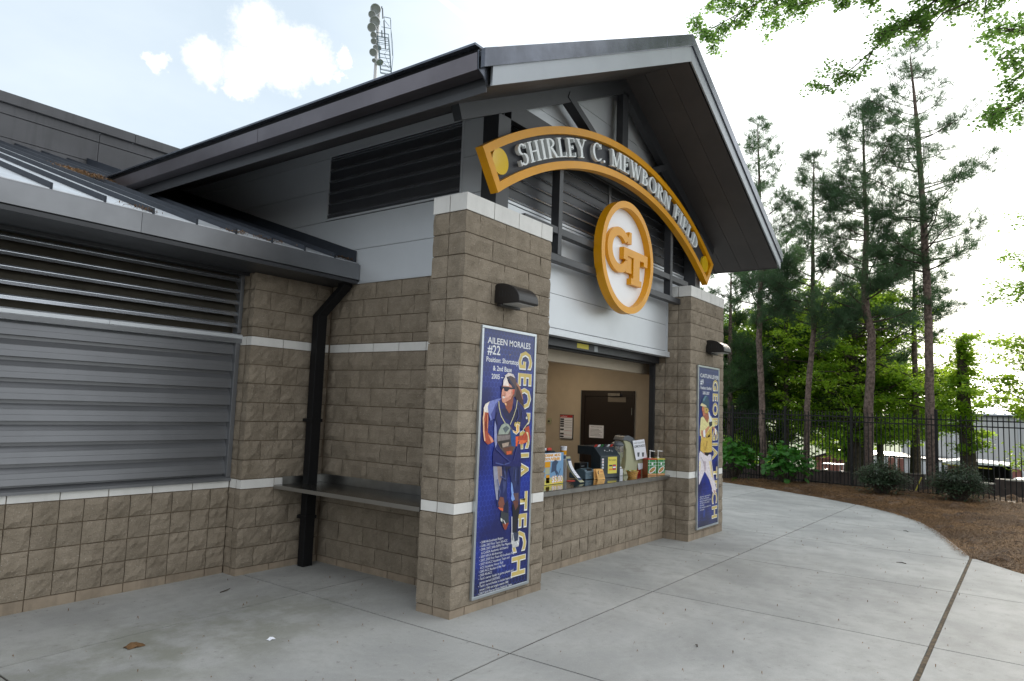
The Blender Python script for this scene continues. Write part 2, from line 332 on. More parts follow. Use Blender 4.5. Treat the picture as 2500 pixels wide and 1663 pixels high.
def thing(name,label,cat,group=None,loc=(0,0,0)):
    o=link(name,None,None,loc); o['label']=label; o['category']=cat
    if group: o['group']=group
    o.empty_display_size=.2; return o
def tag(o,label,cat,group=None):
    o['label']=label; o['category']=cat
    if group: o['group']=group
    return o
def stuff(o): o['kind']='stuff'; return o
def structure(o): o['kind']='structure'; return o
def rawmesh(name,V,F,m,smooth=False):
    V=np.asarray(V,dtype=np.float32); F=np.asarray(F,dtype=np.int32); k=F.shape[1]
    me=bpy.data.meshes.new(name); me.vertices.add(len(V)); me.vertices.foreach_set('co',V.ravel())
    me.loops.add(F.size); me.loops.foreach_set('vertex_index',F.ravel()); me.polygons.add(len(F))
    me.polygons.foreach_set('loop_start',np.arange(0,F.size,k,dtype=np.int32)); me.update(calc_edges=True)
    if smooth: me.polygons.foreach_set('use_smooth',np.ones(len(F),dtype=bool))
    me.materials.append(m); return me
def gz(x,y=0): return -.0058*x if x>0 else max(.014*x,-.06)
C8=.2032; C16=.4064; BT=.07; B1=BT+4*C8; T1=B1+C8/2; UB=T1+7*C8; UT=UB+C8/2; CB=UT+C8/2+5*C8; CT=CB+.17
# rough (split) blocks, cached so alike blocks share a mesh
_cache={}
def rough_mesh(w,d,h,faces,kind,variant):
    key=(round(w,3),round(d,3),round(h,3),faces,kind,variant)
    if key in _cache: return _cache[key]
    rg=random.Random(zlib.crc32(repr(key).encode()))
    g=.0045  # half joint
    X=[-w/2+g]+[ -w/2+g+(w-2*g)*i/max(1,round(w/.05)) for i in range(1,round(w/.05))]+[w/2-g]
    Yv=[-d/2+g]+[ -d/2+g+(d-2*g)*i/max(1,round(d/.05)) for i in range(1,round(d/.05))]+[d/2-g]
    Zv=[-h/2+g]+[ -h/2+g+(h-2*g)*i/max(1,round(h/.05)) for i in range(1,round(h/.05))]+[h/2-g]
    if 'x' not in faces and 'X' not in faces: Yv=[Yv[0],Yv[-1]]
    if 'y' not in faces: X=[X[0],X[-1]]
    verts={}; V=[]
    ph=[rg.uniform(0,6.28) for _ in range(4)]; tilt=rg.uniform(-.008,.008)
    def disp(a,b,la,lb):
        e=min(1,min(la,lb)*1.0)
        return (.004+.009*e*(1+math.sin(a*17+ph[0])*.7+math.sin(b*23+ph[1])*.6)+rg.uniform(-.006,.007)+tilt*b/.1*e)
    def vid(i,j,k):
        if (i,j,k) in verts: return verts[(i,j,k)]
        x,y,z=X[i],Yv[j],Zv[k]; dx=dy=0
        lz=0 if k in (0,len(Zv)-1) else 1
        if 'y' in faces and j==0:
            lx=0 if i in (0,len(X)-1) else 1
            dy=-disp(x,z,lx,lz) if lz else -rg.uniform(-.002,.007)
        if 'x' in faces and i==0:
            ly=0 if j in (0,len(Yv)-1) else 1
            dx=-disp(y,z,ly,lz) if lz else -rg.uniform(-.002,.007)
        if 'X' in faces and i==len(X)-1: 
            ly=0 if j in (0,len(Yv)-1) else 1
            dx=disp(y,z,ly,lz) if lz else rg.uniform(.0,.004)
        V.append((x+dx,y+dy,z)); verts[(i,j,k)]=len(V)-1; return len(V)-1
    F=[]; nx,ny,nz=len(X)-1,len(Yv)-1,len(Zv)-1
    for i in range(nx):
        for k in range(nz): F.append((vid(i,0,k),vid(i+1,0,k),vid(i+1,0,k+1),vid(i,0,k+1)))
    for j in range(ny):
        for k in range(nz):
            F.append((vid(0,j+1,k),vid(0,j,k),vid(0,j,k+1),vid(0,j+1,k+1))); F.append((vid(nx,j,k),vid(nx,j+1,k),vid(nx,j+1,k+1),vid(nx,j,k+1)))
    for i in range(nx):
        for j in range(ny):
            F.append((vid(i,j,nz),vid(i+1,j,nz),vid(i+1,j+1,nz),vid(i,j+1,nz)))
            F.append((vid(i,j+1,0),vid(i+1,j+1,0),vid(i+1,j,0),vid(i,j,0)))
    me=bpy.data.meshes.new('block'); me.from_pydata(V,[],F); me.materials.append(M[kind]); _cache[key]=me; return me
def block(parent,x0,x1,y0,y1,z0,z1,faces='y',kind='block',name=None):
    fc=faces if kind=='block' else ''
    me=rough_mesh(x1-x0,y1-y0,z1-z0,fc,kind,random.randrange(6) if kind=='block' else 0)
    o=link(name or {'block':'block','cap':'cap_block','block2':'base_block','cream':'painted_block'}[kind],me,parent,((x0+x1)/2,(y0+y1)/2,(z0+z1)/2)); return o
ART_A=[[[25,38,95],[-0.216,0.042,-0.199,-0.059,-0.188,-0.154,-0.16,-0.281,-0.133,-0.371,-0.124,-0.434,-0.058,-0.481,-0.014,-0.495,0.038,-0.455,0.027,-0.275,0.033,-0.108,0.048,-0.089,0.089,-0.221,0.094,-0.299,0.112,-0.41,0.125,-0.45,0.256,-0.461,0.246,-0.356,0.252,-0.198,0.238,0.028]],[[150,152,172],[-0.213,0.03,-0.188,-0.154,-0.16,-0.281,-0.133,-0.377,-0.108,-0.385,-0.109,-0.303,-0.074,-0.217,-0.069,-0.128,-0.127,-0.037,-0.174,0.028]],[[148,128,122],[-0.142,-0.061,-0.066,-0.078,-0.054,-0.161,-0.088,-0.254,-0.116,-0.189]],[[60,70,120],[-0.049,-0.098,0.007,-0.132,0.01,-0.274,-0.024,-0.335,-0.039,-0.258]],[[45,55,100],[0.115,-0.086,0.206,-0.103,0.212,-0.209,0.161,-0.304,0.112,-0.229]],[[130,165,228],[0.09,-0.227,0.113,-0.248,0.134,-0.321,0.162,-0.401,0.123,-0.417,0.1,-0.39,0.108,-0.345,0.094,-0.299]],[[16,20,55],[-0.021,-0.028,0.089,-0.033,0.076,-0.097,0.033,-0.108,0.009,-0.171]],[[130,78,62],[-0.104,-0.411,-0.076,-0.356,-0.022,-0.367,0.005,-0.446,-0.014,-0.495,-0.079,-0.47]],[[222,105,62],[-0.102,-0.452,-0.004,-0.473,-0.025,-0.494,-0.068,-0.48]],[[95,72,76],[0.13,-0.34,0.22,-0.341,0.225,-0.419,0.18,-0.429]],[[55,60,66],[-0.057,-0.491,0.051,-0.501,0.046,-0.417,0.057,-0.418,0.073,-0.586,0.08,-0.619,0.029,-0.674,-0.015,-0.646,-0.058,-0.566]],[[22,26,60],[-0.017,-0.444,0.05,-0.392,0.061,-0.521,-0.024,-0.506]],[[140,62,42],[-0.023,-0.614,0.077,-0.612,0.04,-0.673,0.008,-0.669]],[[205,210,205],[-0.058,-0.553,-0.025,-0.569,-0.029,-0.594,-0.053,-0.585]],[[22,22,35],[0.12,-0.446,0.256,-0.458,0.234,-0.577,0.208,-0.704,0.243,-0.728,0.142,-0.722,0.129,-0.695,0.138,-0.561]],[[105,62,52],[0.129,-0.411,0.225,-0.419,0.217,-0.471,0.179,-0.507]],[[200,200,200],[0.119,-0.713,0.243,-0.728,0.261,-0.801,0.251,-0.858,0.161,-0.859,0.125,-0.81]],[[48,58,82],[0.152,-0.71,0.243,-0.728,0.236,-0.798,0.18,-0.804]],[[225,225,235],[0.116,-0.559,0.128,-0.56,0.137,-0.715,0.126,-0.714]],[[24,30,100],[-0.159,0.558,-0.201,0.477,-0.21,0.363,-0.191,0.312,-0.19,0.134,-0.217,0.053,-0.207,-0.066,0.251,-0.087,0.233,0.066,0.204,0.219,0.211,0.292,0.259,0.267,0.348,0.35,0.32,0.42,0.257,0.494,0.167,0.548,0.109,0.57,-0.101,0.576]],[[18,20,70],[-0.052,0.48,0.06,0.443,0.169,0.525,0.243,0.446,0.205,0.299,0.088,0.352,-0.035,0.377,-0.116,0.466]],[[120,130,195],[-0.106,0.573,-0.175,0.564,-0.293,0.538,-0.328,0.512,-0.313,0.45,-0.272,0.359,-0.221,0.375,-0.201,0.477,-0.158,0.542]],[[70,78,150],[-0.204,0.515,-0.163,0.542,-0.201,0.477,-0.211,0.375,-0.247,0.369,-0.27,0.413,-0.232,0.464]],[[150,155,200],[-0.205,0.363,-0.181,0.312,-0.15,0.159,-0.178,0.103,-0.201,0.173,-0.21,0.287]],[[238,228,218],[-0.293,0.538,-0.358,0.511,-0.381,0.473,-0.372,0.417,-0.307,0.428,-0.321,0.487]],[[172,76,50],[-0.373,0.436,-0.307,0.431,-0.302,0.349,-0.306,0.249,-0.236,0.198,-0.208,0.163,-0.243,0.151,-0.299,0.137,-0.357,0.175,-0.377,0.256,-0.388,0.38]],[[238,195,155],[-0.379,0.448,-0.388,0.38,-0.374,0.256,-0.351,0.169,-0.336,0.172,-0.356,0.256,-0.368,0.38,-0.358,0.433]],[[225,150,120],[-0.3,0.23,-0.236,0.198,-0.211,0.166,-0.244,0.154,-0.272,0.193]],[[60,32,30],[0.11,0.736,0.169,0.706,0.219,0.641,0.263,0.494,0.215,0.526,0.12,0.57,0.086,0.662]],[[165,110,80],[0.11,0.737,0.169,0.706,0.219,0.641,0.241,0.567,0.223,0.58,0.197,0.633,0.153,0.685,0.109,0.719]],[[150,78,52],[-0.072,0.545,-0.041,0.481,0.017,0.429,0.059,0.47,0.076,0.549,0.072,0.615,0.008,0.573]],[[240,190,140],[-0.068,0.531,-0.035,0.526,-0.029,0.504,-0.054,0.509]],[[216,152,128],[-0.103,0.69,-0.111,0.653,-0.119,0.595,-0.105,0.544,-0.087,0.528,-0.045,0.536,0.031,0.567,0.067,0.615,0.087,0.649,0.068,0.681,-0.001,0.717,-0.058,0.76,-0.09,0.739]],[[232,175,155],[-0.03,0.657,0.036,0.66,0.028,0.607,-0.047,0.571,-0.07,0.597,-0.05,0.63]],[[242,228,218],[-0.1,0.693,-0.09,0.739,-0.054,0.78,-0.012,0.723,0.001,0.692]],[[88,70,70],[-0.061,0.796,-0.018,0.822,0.061,0.81,0.109,0.756,0.128,0.67,0.107,0.596,0.074,0.585,0.083,0.655,0.052,0.68,0.01,0.724,-0.037,0.768]],[[218,208,204],[-0.1,0.696,-0.098,0.738,-0.061,0.799,-0.018,0.822,0.061,0.81,0.094,0.774,0.017,0.794,-0.046,0.777,-0.083,0.726]],[[40,45,75],[-0.049,0.784,-0.004,0.77,0.102,0.682,0.069,0.668,0.01,0.724]],[[200,90,65],[0.056,0.661,0.092,0.665,0.086,0.615,0.059,0.611]],[[18,18,42],[-0.13,0.693,-0.108,0.684,-0.021,0.684,0.094,0.675,0.098,0.666,0.003,0.662,-0.029,0.639,-0.073,0.642,-0.091,0.671,-0.111,0.652,-0.126,0.671]],[[235,225,220],[-0.105,0.592,-0.067,0.59,-0.062,0.576,-0.095,0.57]],[[150,70,60],[-0.108,0.599,-0.059,0.597,-0.059,0.591,-0.108,0.591]],[[215,208,165],[-0.153,0.543,-0.144,0.487,-0.108,0.405,-0.04,0.339,-0.046,0.331,-0.116,0.399,-0.154,0.483,-0.163,0.541]],[[215,208,165],[0.145,0.56,0.133,0.482,0.09,0.396,0.041,0.319,0.033,0.325,0.082,0.4,0.123,0.486,0.135,0.562]],[[215,208,165],[0.349,0.346,0.258,0.267,0.252,0.275,0.343,0.354]],[[182,72,42],[0.275,0.285,0.357,0.312,0.384,0.204,0.378,0.157,0.261,0.132,0.147,0.131,0.153,0.206,0.256,0.219,0.301,0.252]],[[225,110,60],[0.167,0.173,0.33,0.164,0.261,0.133,0.158,0.133]],[[225,212,160],[0.307,0.252,0.343,0.245,0.374,0.157,0.342,0.15,0.341,0.204]],[[86,76,76],[-0.043,0.338,-0.107,0.318,-0.141,0.267,-0.165,0.223,-0.161,0.159,-0.104,0.094,-0.014,0.034,0.085,0.044,0.137,0.108,0.141,0.22,0.07,0.286,0.012,0.325]],[[158,168,156],[-0.043,0.338,-0.101,0.318,-0.141,0.267,-0.146,0.229,0.007,0.231,0.048,0.286,0.007,0.325]],[[90,100,105],[-0.083,0.286,-0.02,0.312,0.026,0.286,-0.037,0.241]],[[130,120,118],[-0.162,0.216,0.041,0.221,0.032,0.182,-0.15,0.165]],[[45,38,38],[-0.155,0.162,0.043,0.178,0.057,0.136,-0.093,0.101]],[[170,150,135],[-0.085,0.142,0.033,0.156,0.014,0.117,-0.072,0.106]],[[105,62,46],[-0.072,0.1,0.086,0.112,0.091,0.031,-0.003,0.032]],[[205,90,50],[-0.01,0.066,0.077,0.07,0.073,0.044,-0.003,0.034]],[[22,75,138],[0.037,0.286,0.141,0.22,0.137,0.108,0.069,0.116]],[[238,92,32],[0.133,0.207,0.169,0.206,0.166,0.114,0.139,0.111]],[[235,228,215],[0.076,0.27,0.139,0.254,0.126,0.325,0.157,0.332,0.186,0.322,0.194,0.252,0.141,0.223,0.089,0.245]],[[235,180,90],[0.093,0.266,0.145,0.246,0.137,0.322,0.155,0.325,0.177,0.316,0.18,0.256,0.143,0.233,0.1,0.25]],[[225,225,215],[0.298,0.407,0.322,0.387,0.311,0.373,0.291,0.386]],[[14,18,64],[-0.174,0.438,-0.191,0.376,-0.157,0.32,-0.163,0.316,-0.199,0.374,-0.182,0.44]],[[60,70,140],[0.153,0.487,0.181,0.404,0.137,0.349,0.129,0.355,0.171,0.406,0.143,0.483]],[[60,70,140],[0.235,0.447,0.251,0.38,0.243,0.378,0.227,0.445]],[[14,18,64],[0.082,0.524,0.096,0.482,0.063,0.441,0.057,0.445,0.088,0.484,0.074,0.522]],[[150,95,75],[-0.024,0.537,0.04,0.558,0.068,0.604,0.074,0.6,0.044,0.552,-0.022,0.529]],[[175,110,90],[-0.058,0.629,-0.068,0.607,-0.054,0.607,-0.054,0.601,-0.074,0.605,-0.064,0.631]],[[120,60,45],[-0.343,0.35,-0.327,0.263,-0.337,0.261,-0.353,0.348]],[[230,160,120],[-0.321,0.412,-0.313,0.287,-0.321,0.287,-0.329,0.412]],[[50,60,125],[-0.175,0.101,-0.042,0.021,0.07,-0.035,0.064,-0.045,-0.048,0.011,-0.181,0.091]],[[50,60,125],[0.195,0.164,0.155,0.073,0.116,-0.031,0.106,-0.027,0.145,0.077,0.185,0.168]],[[70,82,145],[-0.179,-0.029,-0.052,-0.053,0.044,-0.038,0.046,-0.05,-0.052,-0.065,-0.181,-0.041]],[[14,20,66],[-0.036,-0.04,-0.041,-0.129,-0.004,-0.213,-0.016,-0.217,-0.053,-0.131,-0.048,-0.04]],[[75,85,140],[-0.086,-0.161,-0.009,-0.19,-0.013,-0.2,-0.09,-0.171]],[[70,82,145],[0.155,-0.114,0.15,-0.224,0.14,-0.224,0.145,-0.114]],[[14,20,66],[0.21,-0.09,0.209,-0.261,0.199,-0.261,0.2,-0.09]],[[90,100,150],[-0.134,-0.186,-0.085,-0.304,-0.092,-0.356,-0.102,-0.354,-0.095,-0.306,-0.144,-0.19]],[[240,240,240],[-0.017,-0.574,0.018,-0.616,0.012,-0.62,-0.023,-0.578]],[[120,125,135],[0.147,-0.729,0.14,-0.786,0.13,-0.784,0.137,-0.727]],[[235,238,240],[0.207,-0.797,0.243,-0.834,0.235,-0.84,0.199,-0.803]]]
ART_B=[[[228,220,226],[-0.344,-0.068,-0.189,-0.116,0.117,-0.139,0.171,-0.307,0.265,-0.528,0.358,-0.697,0.346,-0.741,0.27,-0.767,0.168,-0.71,0.167,-0.665,0.052,-0.524,-0.146,-0.385,-0.239,-0.463,-0.365,-0.572,-0.381,-0.571,-0.389,-0.282,-0.384,-0.11]],[[238,220,170],[0.021,-0.238,0.145,-0.243,0.214,-0.507,0.138,-0.485]],[[236,222,180],[-0.381,-0.222,-0.316,-0.225,-0.324,-0.346,-0.377,-0.386]],[[190,175,185],[-0.198,-0.23,-0.102,-0.233,-0.11,-0.383,-0.158,-0.38]],[[200,160,140],[0.231,-0.696,0.346,-0.714,0.27,-0.765]],[[216,182,88],[-0.324,0.071,0.15,0.063,0.142,-0.099,-0.201,-0.105,-0.344,-0.059]],[[34,28,28],[-0.189,-0.091,0.054,-0.106,0.018,-0.136,-0.043,-0.156,-0.164,-0.13]],[[190,120,90],[-0.189,-0.091,-0.165,-0.092,-0.148,-0.13,-0.172,-0.125]],[[226,217,155],[-0.239,0.461,-0.333,0.434,-0.371,0.259,-0.368,0.163,-0.314,0.154,-0.32,-0.062,0.154,-0.075,0.145,0.303,0.285,0.303,0.232,0.394,0.103,0.465,0.003,0.482,-0.055,0.356,-0.178,0.427]],[[216,182,88],[-0.313,0.119,-0.136,0.178,0.145,0.303,0.154,-0.075,-0.32,-0.062]],[[180,140,60],[-0.085,0.08,-0.036,0.079,-0.106,-0.068,-0.154,-0.067]],[[170,96,70],[-0.216,0.471,-0.022,0.527,0.009,0.437,-0.055,0.356,-0.179,0.436]],[[196,116,90],[-0.279,0.611,-0.183,0.618,-0.169,0.525,-0.131,0.481,-0.239,0.461,-0.265,0.523,-0.294,0.556]],[[40,76,102],[-0.339,0.636,-0.304,0.663,-0.27,0.726,-0.163,0.788,-0.053,0.774,0.01,0.708,0.014,0.564,-0.098,0.615,-0.243,0.612]],[[90,130,150],[-0.246,0.718,-0.163,0.779,-0.09,0.772,-0.15,0.739,-0.221,0.683]],[[218,208,165],[-0.362,0.627,-0.304,0.663,-0.123,0.632,-0.086,0.605,-0.243,0.612,-0.338,0.617]],[[192,162,82],[-0.195,0.604,-0.049,0.591,0.002,0.554,-0.047,0.513,-0.156,0.502,-0.194,0.551]],[[30,30,30],[-0.122,0.574,-0.077,0.566,-0.106,0.542]],[[226,232,242],[-0.022,0.527,0.022,0.523,0.156,0.384,0.044,0.348]],[[28,34,50],[0.006,0.37,0.143,0.384,0.152,0.321,0.033,0.292]],[[206,142,108],[-0.305,0.25,-0.209,0.232,-0.005,0.312,0.038,0.285,-0.136,0.178,-0.207,0.126,-0.279,0.145,-0.327,0.206]],[[206,142,108],[0.145,0.303,0.285,0.284,0.345,0.174,0.301,0.147,0.235,0.23]],[[242,242,245],[-0.245,0.241,-0.15,0.249,-0.13,0.134,-0.219,0.144]],[[242,242,245],[0.26,0.277,0.324,0.266,0.334,0.174,0.275,0.175]],[[60,40,35],[-0.175,0.13,-0.124,0.175,-0.111,0.131,-0.058,0.184,-0.057,0.13,0.01,0.183,-0.003,0.138,0.071,0.201,0.067,0.14,0.055,0.142,0.073,0.189,0.001,0.126,0.012,0.171,-0.057,0.118,-0.058,0.172,-0.109,0.119,-0.124,0.163,-0.167,0.122]],[[150,120,50],[-0.229,0.258,-0.25,0.152,-0.26,0.154,-0.239,0.26]],[[245,238,190],[-0.303,0.398,-0.323,0.275,-0.335,0.277,-0.315,0.4]],[[190,170,100],[0.039,0.259,0.069,0.079,0.057,0.077,0.027,0.257]],[[140,70,55],[-0.264,0.541,-0.228,0.537,-0.23,0.527,-0.266,0.531]],[[175,165,178],[-0.314,-0.158,-0.216,-0.224,-0.154,-0.306,-0.166,-0.314,-0.226,-0.234,-0.322,-0.17]],[[250,248,250],[-0.263,-0.132,-0.282,-0.305,-0.298,-0.303,-0.279,-0.13]],[[180,172,185],[0.1,-0.212,0.18,-0.413,0.232,-0.533,0.222,-0.537,0.168,-0.417,0.088,-0.216]],[[165,130,55],[-0.198,0.045,-0.171,-0.062,-0.185,-0.066,-0.212,0.041]],[[240,215,130],[-0.028,0.049,-0.014,-0.049,-0.028,-0.051,-0.042,0.047]]]
# ================================================================ GROUND AND PAVING
EDGE=[(5,-6.2),(5.6,-5.2),(6.5,-3.98),(6.94,-3.67),(7.36,-3.36),(8.5,-3.08),(9.86,-2.74),(11.08,-2.32),(12.1,-1.72),(12.9,-1.05),(13.88,.17),(14.73,1.47),(15.53,3.09),(16.2,5),(16.6,8),(16.8,14)]
def edge_y(x):
    if x<=EDGE[0][0]: return -30
    for (a,b),(c,d) in zip(EDGE,EDGE[1:]):
        if a<=x<=c: return b+(d-b)*(x-a)/(c-a)
    return 99
pave=structure(MB().box(-14,17,-14,14,-.30,-.12).build('concrete_pavement',M['soil']))
gx=[-12.7,-10.2,-7.75,-5.3,-2.83,-.3,2.21,4.67,7.05,9.4,11.8,14.2,16.9]
gy=[-13.2,-10.8,-8.3,-5.85,-3.37,-.87,1.6,4.1,6.6,9.1]
for a,b in zip(gx,gx[1:]):
    for c,d in zip(gy,gy[1:]):
        if c>=4 and b<=4.7 or (a>2 and b<4.7 and c>=1.6): continue
        if a<-10 and d<-6: continue
        lo=lambda x: max(c,edge_y(x))
        n=12 if b>5 else 4
        xs=[a+.008+(b-a-.016)*i/n for i in range(n+1)]
        g0=.008 if c!=-3.37 else .02; g1=.008 if d!=-3.37 else .02
        top=[];V=[];F=[]
        pts=[(x,max(c+g0,edge_y(x)+.0)) for x in xs if max(c+g0,edge_y(x))<d-g1-.02]
        if len(pts)<2: continue
        m=len(pts); T=gz
        for x,y in pts: V+=[(x,y,T(x)),(x,d-g1,T(x)),(x,y,T(x)-.11),(x,d-g1,T(x)-.11)]
        for i in range(m-1):
            o=4*i; F+=[(o,o+4,o+5,o+1),(o+2,o+6,o+4,o),(o+1,o+5,o+7,o+3)]
        F+=[(0,1,3,2),(4*m-4,4*m-2,4*m-1,4*m-3)]
        mb=MB(); mb.v=V; mb.f=F; mb.build('slab',M['conc'],pave)
jf=MB()
def jstrip(x0,y0,x1,y1,w=.014,dz=-.006):
    b=len(jf.v); 
    if abs(x1-x0)<1e-6: jf.v+=[(x0-w,y0,gz(x0)+dz),(x0+w,y0,gz(x0)+dz),(x0+w,y1,gz(x0)+dz),(x0-w,y1,gz(x0)+dz)]
    else: jf.v+=[(x0,y0-w,gz(x0)+dz),(x1,y0-w,gz(x1)+dz),(x1,y0+w,gz(x1)+dz),(x0,y0+w,gz(x0)+dz)]
    jf.f.append((b,b+1,b+2,b+3))
for x in gx[1:-1]: jstrip(x,max(-13,edge_y(x)+.01),x,2.6 if x<4 else 9)
for y in gy[1:-1]:
    if y==-3.37: continue
    x=-9.9
    while x<16:
        x2=x+.1
        if edge_y(x)<y and edge_y(x2)<y and not(y>2 and x<6.2): jstrip(x,y,x2,y)
        x=x2
jf.build('joint_filler',mat('dark_joint_dirt',(.045,.038,.03),.95),pave)
# expansion joint filler with debris
j=MB()
for i in range(40):
    x=-4+11.3*i/40; x2=x+11.3/40; w=random.uniform(.014,.019)
    j.v+=[(x,-3.37-w,gz(x)-.004),(x2,-3.37-w,gz(x2)-.004),(x2,-3.37+w,gz(x2)-.004),(x,-3.37+w,gz(x)-.004)]; b=len(j.v)-4; j.f.append((b,b+1,b+2,b+3))
j.build('expansion_joint_filler',mat('joint_filler',(.085,.06,.035),.95,var=.5,scale=20),pave)
# pine straw bed (mounded) reaching the fence
def bed_z(x,y):
    d=min(math.hypot(x-a,y-b) for a,b in BEDPTS)
    return gz(x)-.045+.13*min(1,d/.9)+.06*min(1,max(0,d-.9)/3)
BEDPTS=[]
for (a,b),(c,d) in zip(EDGE,EDGE[1:]):
    for i in range(8): BEDPTS.append((a+(c-a)*i/8,b+(d-b)*i/8))
V=[];F=[];idx={}
xs=np.arange(4.6,18.3,.075); ys=np.arange(-8,11,.075)
hm=np.random.default_rng(3).normal(0,.020,(len(xs),len(ys)))
hb=np.random.default_rng(4).normal(0,.035,(len(xs)//4+2,len(ys)//4+2)); hm=hm+np.kron(hb,np.ones((4,4)))[:len(xs),:len(ys)]*.5
for i,x in enumerate(xs):
    for jx,y in enumerate(ys):
        if edge_y(x)>-20 and y<edge_y(x)+.10 or x>=16.7:
            fx=16.45+(-.15-y)*.22   # fence line
            z=bed_z(x,y)+hm[i,jx]*min(1,max(.1,(edge_y(x)-y)/.3) if edge_y(x)<50 else 1)
            if x>fx-.1: z-= .16*min(2.5,(x-fx+.1))
            idx[(i,jx)]=len(V); V.append((x,y,z))
for (i,jx),v in idx.items():
    q=[(i,jx),(i+1,jx),(i+1,jx+1),(i,jx+1)]
    if all(k in idx for k in q): F.append([idx[k] for k in q])
bed=structure(link('pine_straw_bed',rawmesh('pine_straw_bed',V,F,M['straw'],True)))
# loose needles on the bed: thin bent blades
def blades(n,region,lmin,lmax,wd,zf,tilt=.25):
    V=[];F=[]
    for _ in range(n):
        x,y=region()
        a=random.uniform(0,6.283); l=random.uniform(lmin,lmax); z=zf(x,y)+random.uniform(.002,.022)
        dx,dy=math.cos(a)*l/2,math.sin(a)*l/2; px,py=-math.sin(a)*wd,math.cos(a)*wd; t=random.uniform(-tilt,tilt)*l/2; b=len(V); k=random.uniform(.0,.03)
        V+=[(x-dx,y-dy,z-t),(x+px,y+py,z+k),(x-px,y-py,z+k),(x+dx,y+dy,z+t)]; F+=[(b,b+2,b+1),(b+1,b+2,b+3)]
    return V,F
def bedpt():
    while 1:
        x=random.uniform(5.2,17.2); y=random.uniform(-6,8)
        if edge_y(x)-7<y<edge_y(x)+random.gauss(-.02,.05) and x<16.9+(-.15-y)*.2: return x,y
V,F=blades(70000,bedpt,.08,.22,.0048,bed_z)
stuff(tag(link('fallen_pine_needles',rawmesh('fallen_pine_needles',V,F,M['needlebrown'])),'loose brown pine needles strewn over the curved bed beside the walk','pine needles'))
# lower ground far beyond the fence
V=[];F=[];gxs=[17.6,18.6,20,23,27,35,60,100,700]; gys=[-700,-60,-20,-8,0,8,20,60,700]
for x in gxs:
    for y in gys:
        z=-.35 if x<18 else -.8 if x<19 else -1.0 if x<21 else -1.6 if x<24 else -2.3 if x<30 else -2.9 if x<50 else -3.05
        V.append((x,y,z))
for i in range(len(gxs)-1):
    for k in range(len(gys)-1): a=i*len(gys)+k; F.append((a,a+len(gys),a+len(gys)+1,a+1))
structure(link('ground',rawmesh('ground',V,F,M['grass'])))
g2=MB(); g2.v=[(-700,-700,-.34),(17.7,-700,-.34),(17.7,700,-.34),(-700,700,-.34)]; g2.f=[(0,1,2,3)]; structure(g2.build('ground',M['soil']))
g3=MB(); g3.v=[(36,-60,-2.86),(54.9,-60,-2.98),(54.9,60,-2.98),(36,60,-2.86)]; g3.f=[(0,1,2,3)]; structure(g3.build('car_park',mat('worn_asphalt',(.16,.16,.165),.9,var=.15,scale=1)))

# ================================================================ CONCESSION BUILDING
XB=5.305; XS=.637; XC=3.363; YW=.37
bld=thing('concession_stand','grey gabled concession stand with block pillars framing its open serving window','building')
bld['label']='concession stand of split block and silver panels under a dark gabled roof'
def part(name,m,mb,bev=0): return mb.build(name,m,bld,bev=bev)
def pillar(x0,inner=False):
    w=1.422; d=.4064
    core=MB().box(x0+.012,x0+w-.012,.012,d-.012,-.2,CT-.012).build('pillar',M['mortar'],bld)
    def row(z0,z1,kind,pat,flip):
        e=[0]+pat
        for i,(a,b) in enumerate(zip(e,e[1:])):
            fc='y'+('x' if i==0 else '')+('X' if b==pat[-1] else '')
            block(core,x0+a,x0+b,0,d/2,z0,z1,fc,kind)
        # back row: only its two ends show
        block(core,x0,x0+(C16 if flip else C8),d/2,d,z0,z1,'x',kind); block(core,x0+w-(C8 if flip else C16),x0+w,d/2,d,z0,z1,'X',kind)
    i8=[C8,C8+C16,C8+2*C16,w]; i16=[C16,2*C16,3*C16,w]
    row(-.09,BT,'block2',i8,0)
    z=BT
    for k in range(4): row(z,z+C8,'block',i16 if k%2==0 else i8,k%2); z+=C8
    row(B1,T1,'cap',i16,0); z=T1
    for k in range(13): row(z,z+C8,'block',i8 if k%2==0 else i16,k%2); z+=C8
    # cap course is a touch proud
    for a,b in zip([0]+i16,i16):
        block(core,x0+a-(.008 if a==0 else 0),x0+b+(.008 if b==w else 0),-.008,d/2,CB,CT,'','cap')
    block(core,x0-.008,x0+C8*2,d/2,d+.008,CB,CT,'','cap'); block(core,x0+w-C16,x0+w+.008,d/2,d+.008,CB,CT,'','cap')
    return core
pillar(0); pB=pillar(XB)
# inner return of the right pillar back to the roll-up guide
z=BT
jam=MB().box(XB+.012,XB+.59,.412,.62,-.2,2.84).build('jamb_wall',M['mortar'],bld)
for k in range(13):
    if k==4: block(jam,XB,XB+.4,.4064,.61,B1,T1,'','cap'); z=T1; continue
    if z+C8>2.86: break
    block(jam,XB,XB+.4,.4064,.61,z,z+C8,'x','block'); z+=C8
block(jam,XB,XB+.4,.4064,.61,-.09,BT,'','block2')
# counter wall of square-scored blocks
cw=MB().box(1.42,XB,.412,.60,-.2,.872).build('counter_wall',M['mortar'],bld)
n=19; cwid=(XB-1.422)/n
for k in range(4):
    for i in range(n): block(cw,1.422+i*cwid,1.422+(i+1)*cwid,.400,.50,BT+k*C8,min(BT+(k+1)*C8,.874),'y','block')
for i in range(10):
    a=1.422+cwid+ (i-1)*2*cwid if i else 1.422; b=1.422+cwid+i*2*cwid
    block(cw,a,min(b,XB),.400,.50,-.09,BT,'','block2')
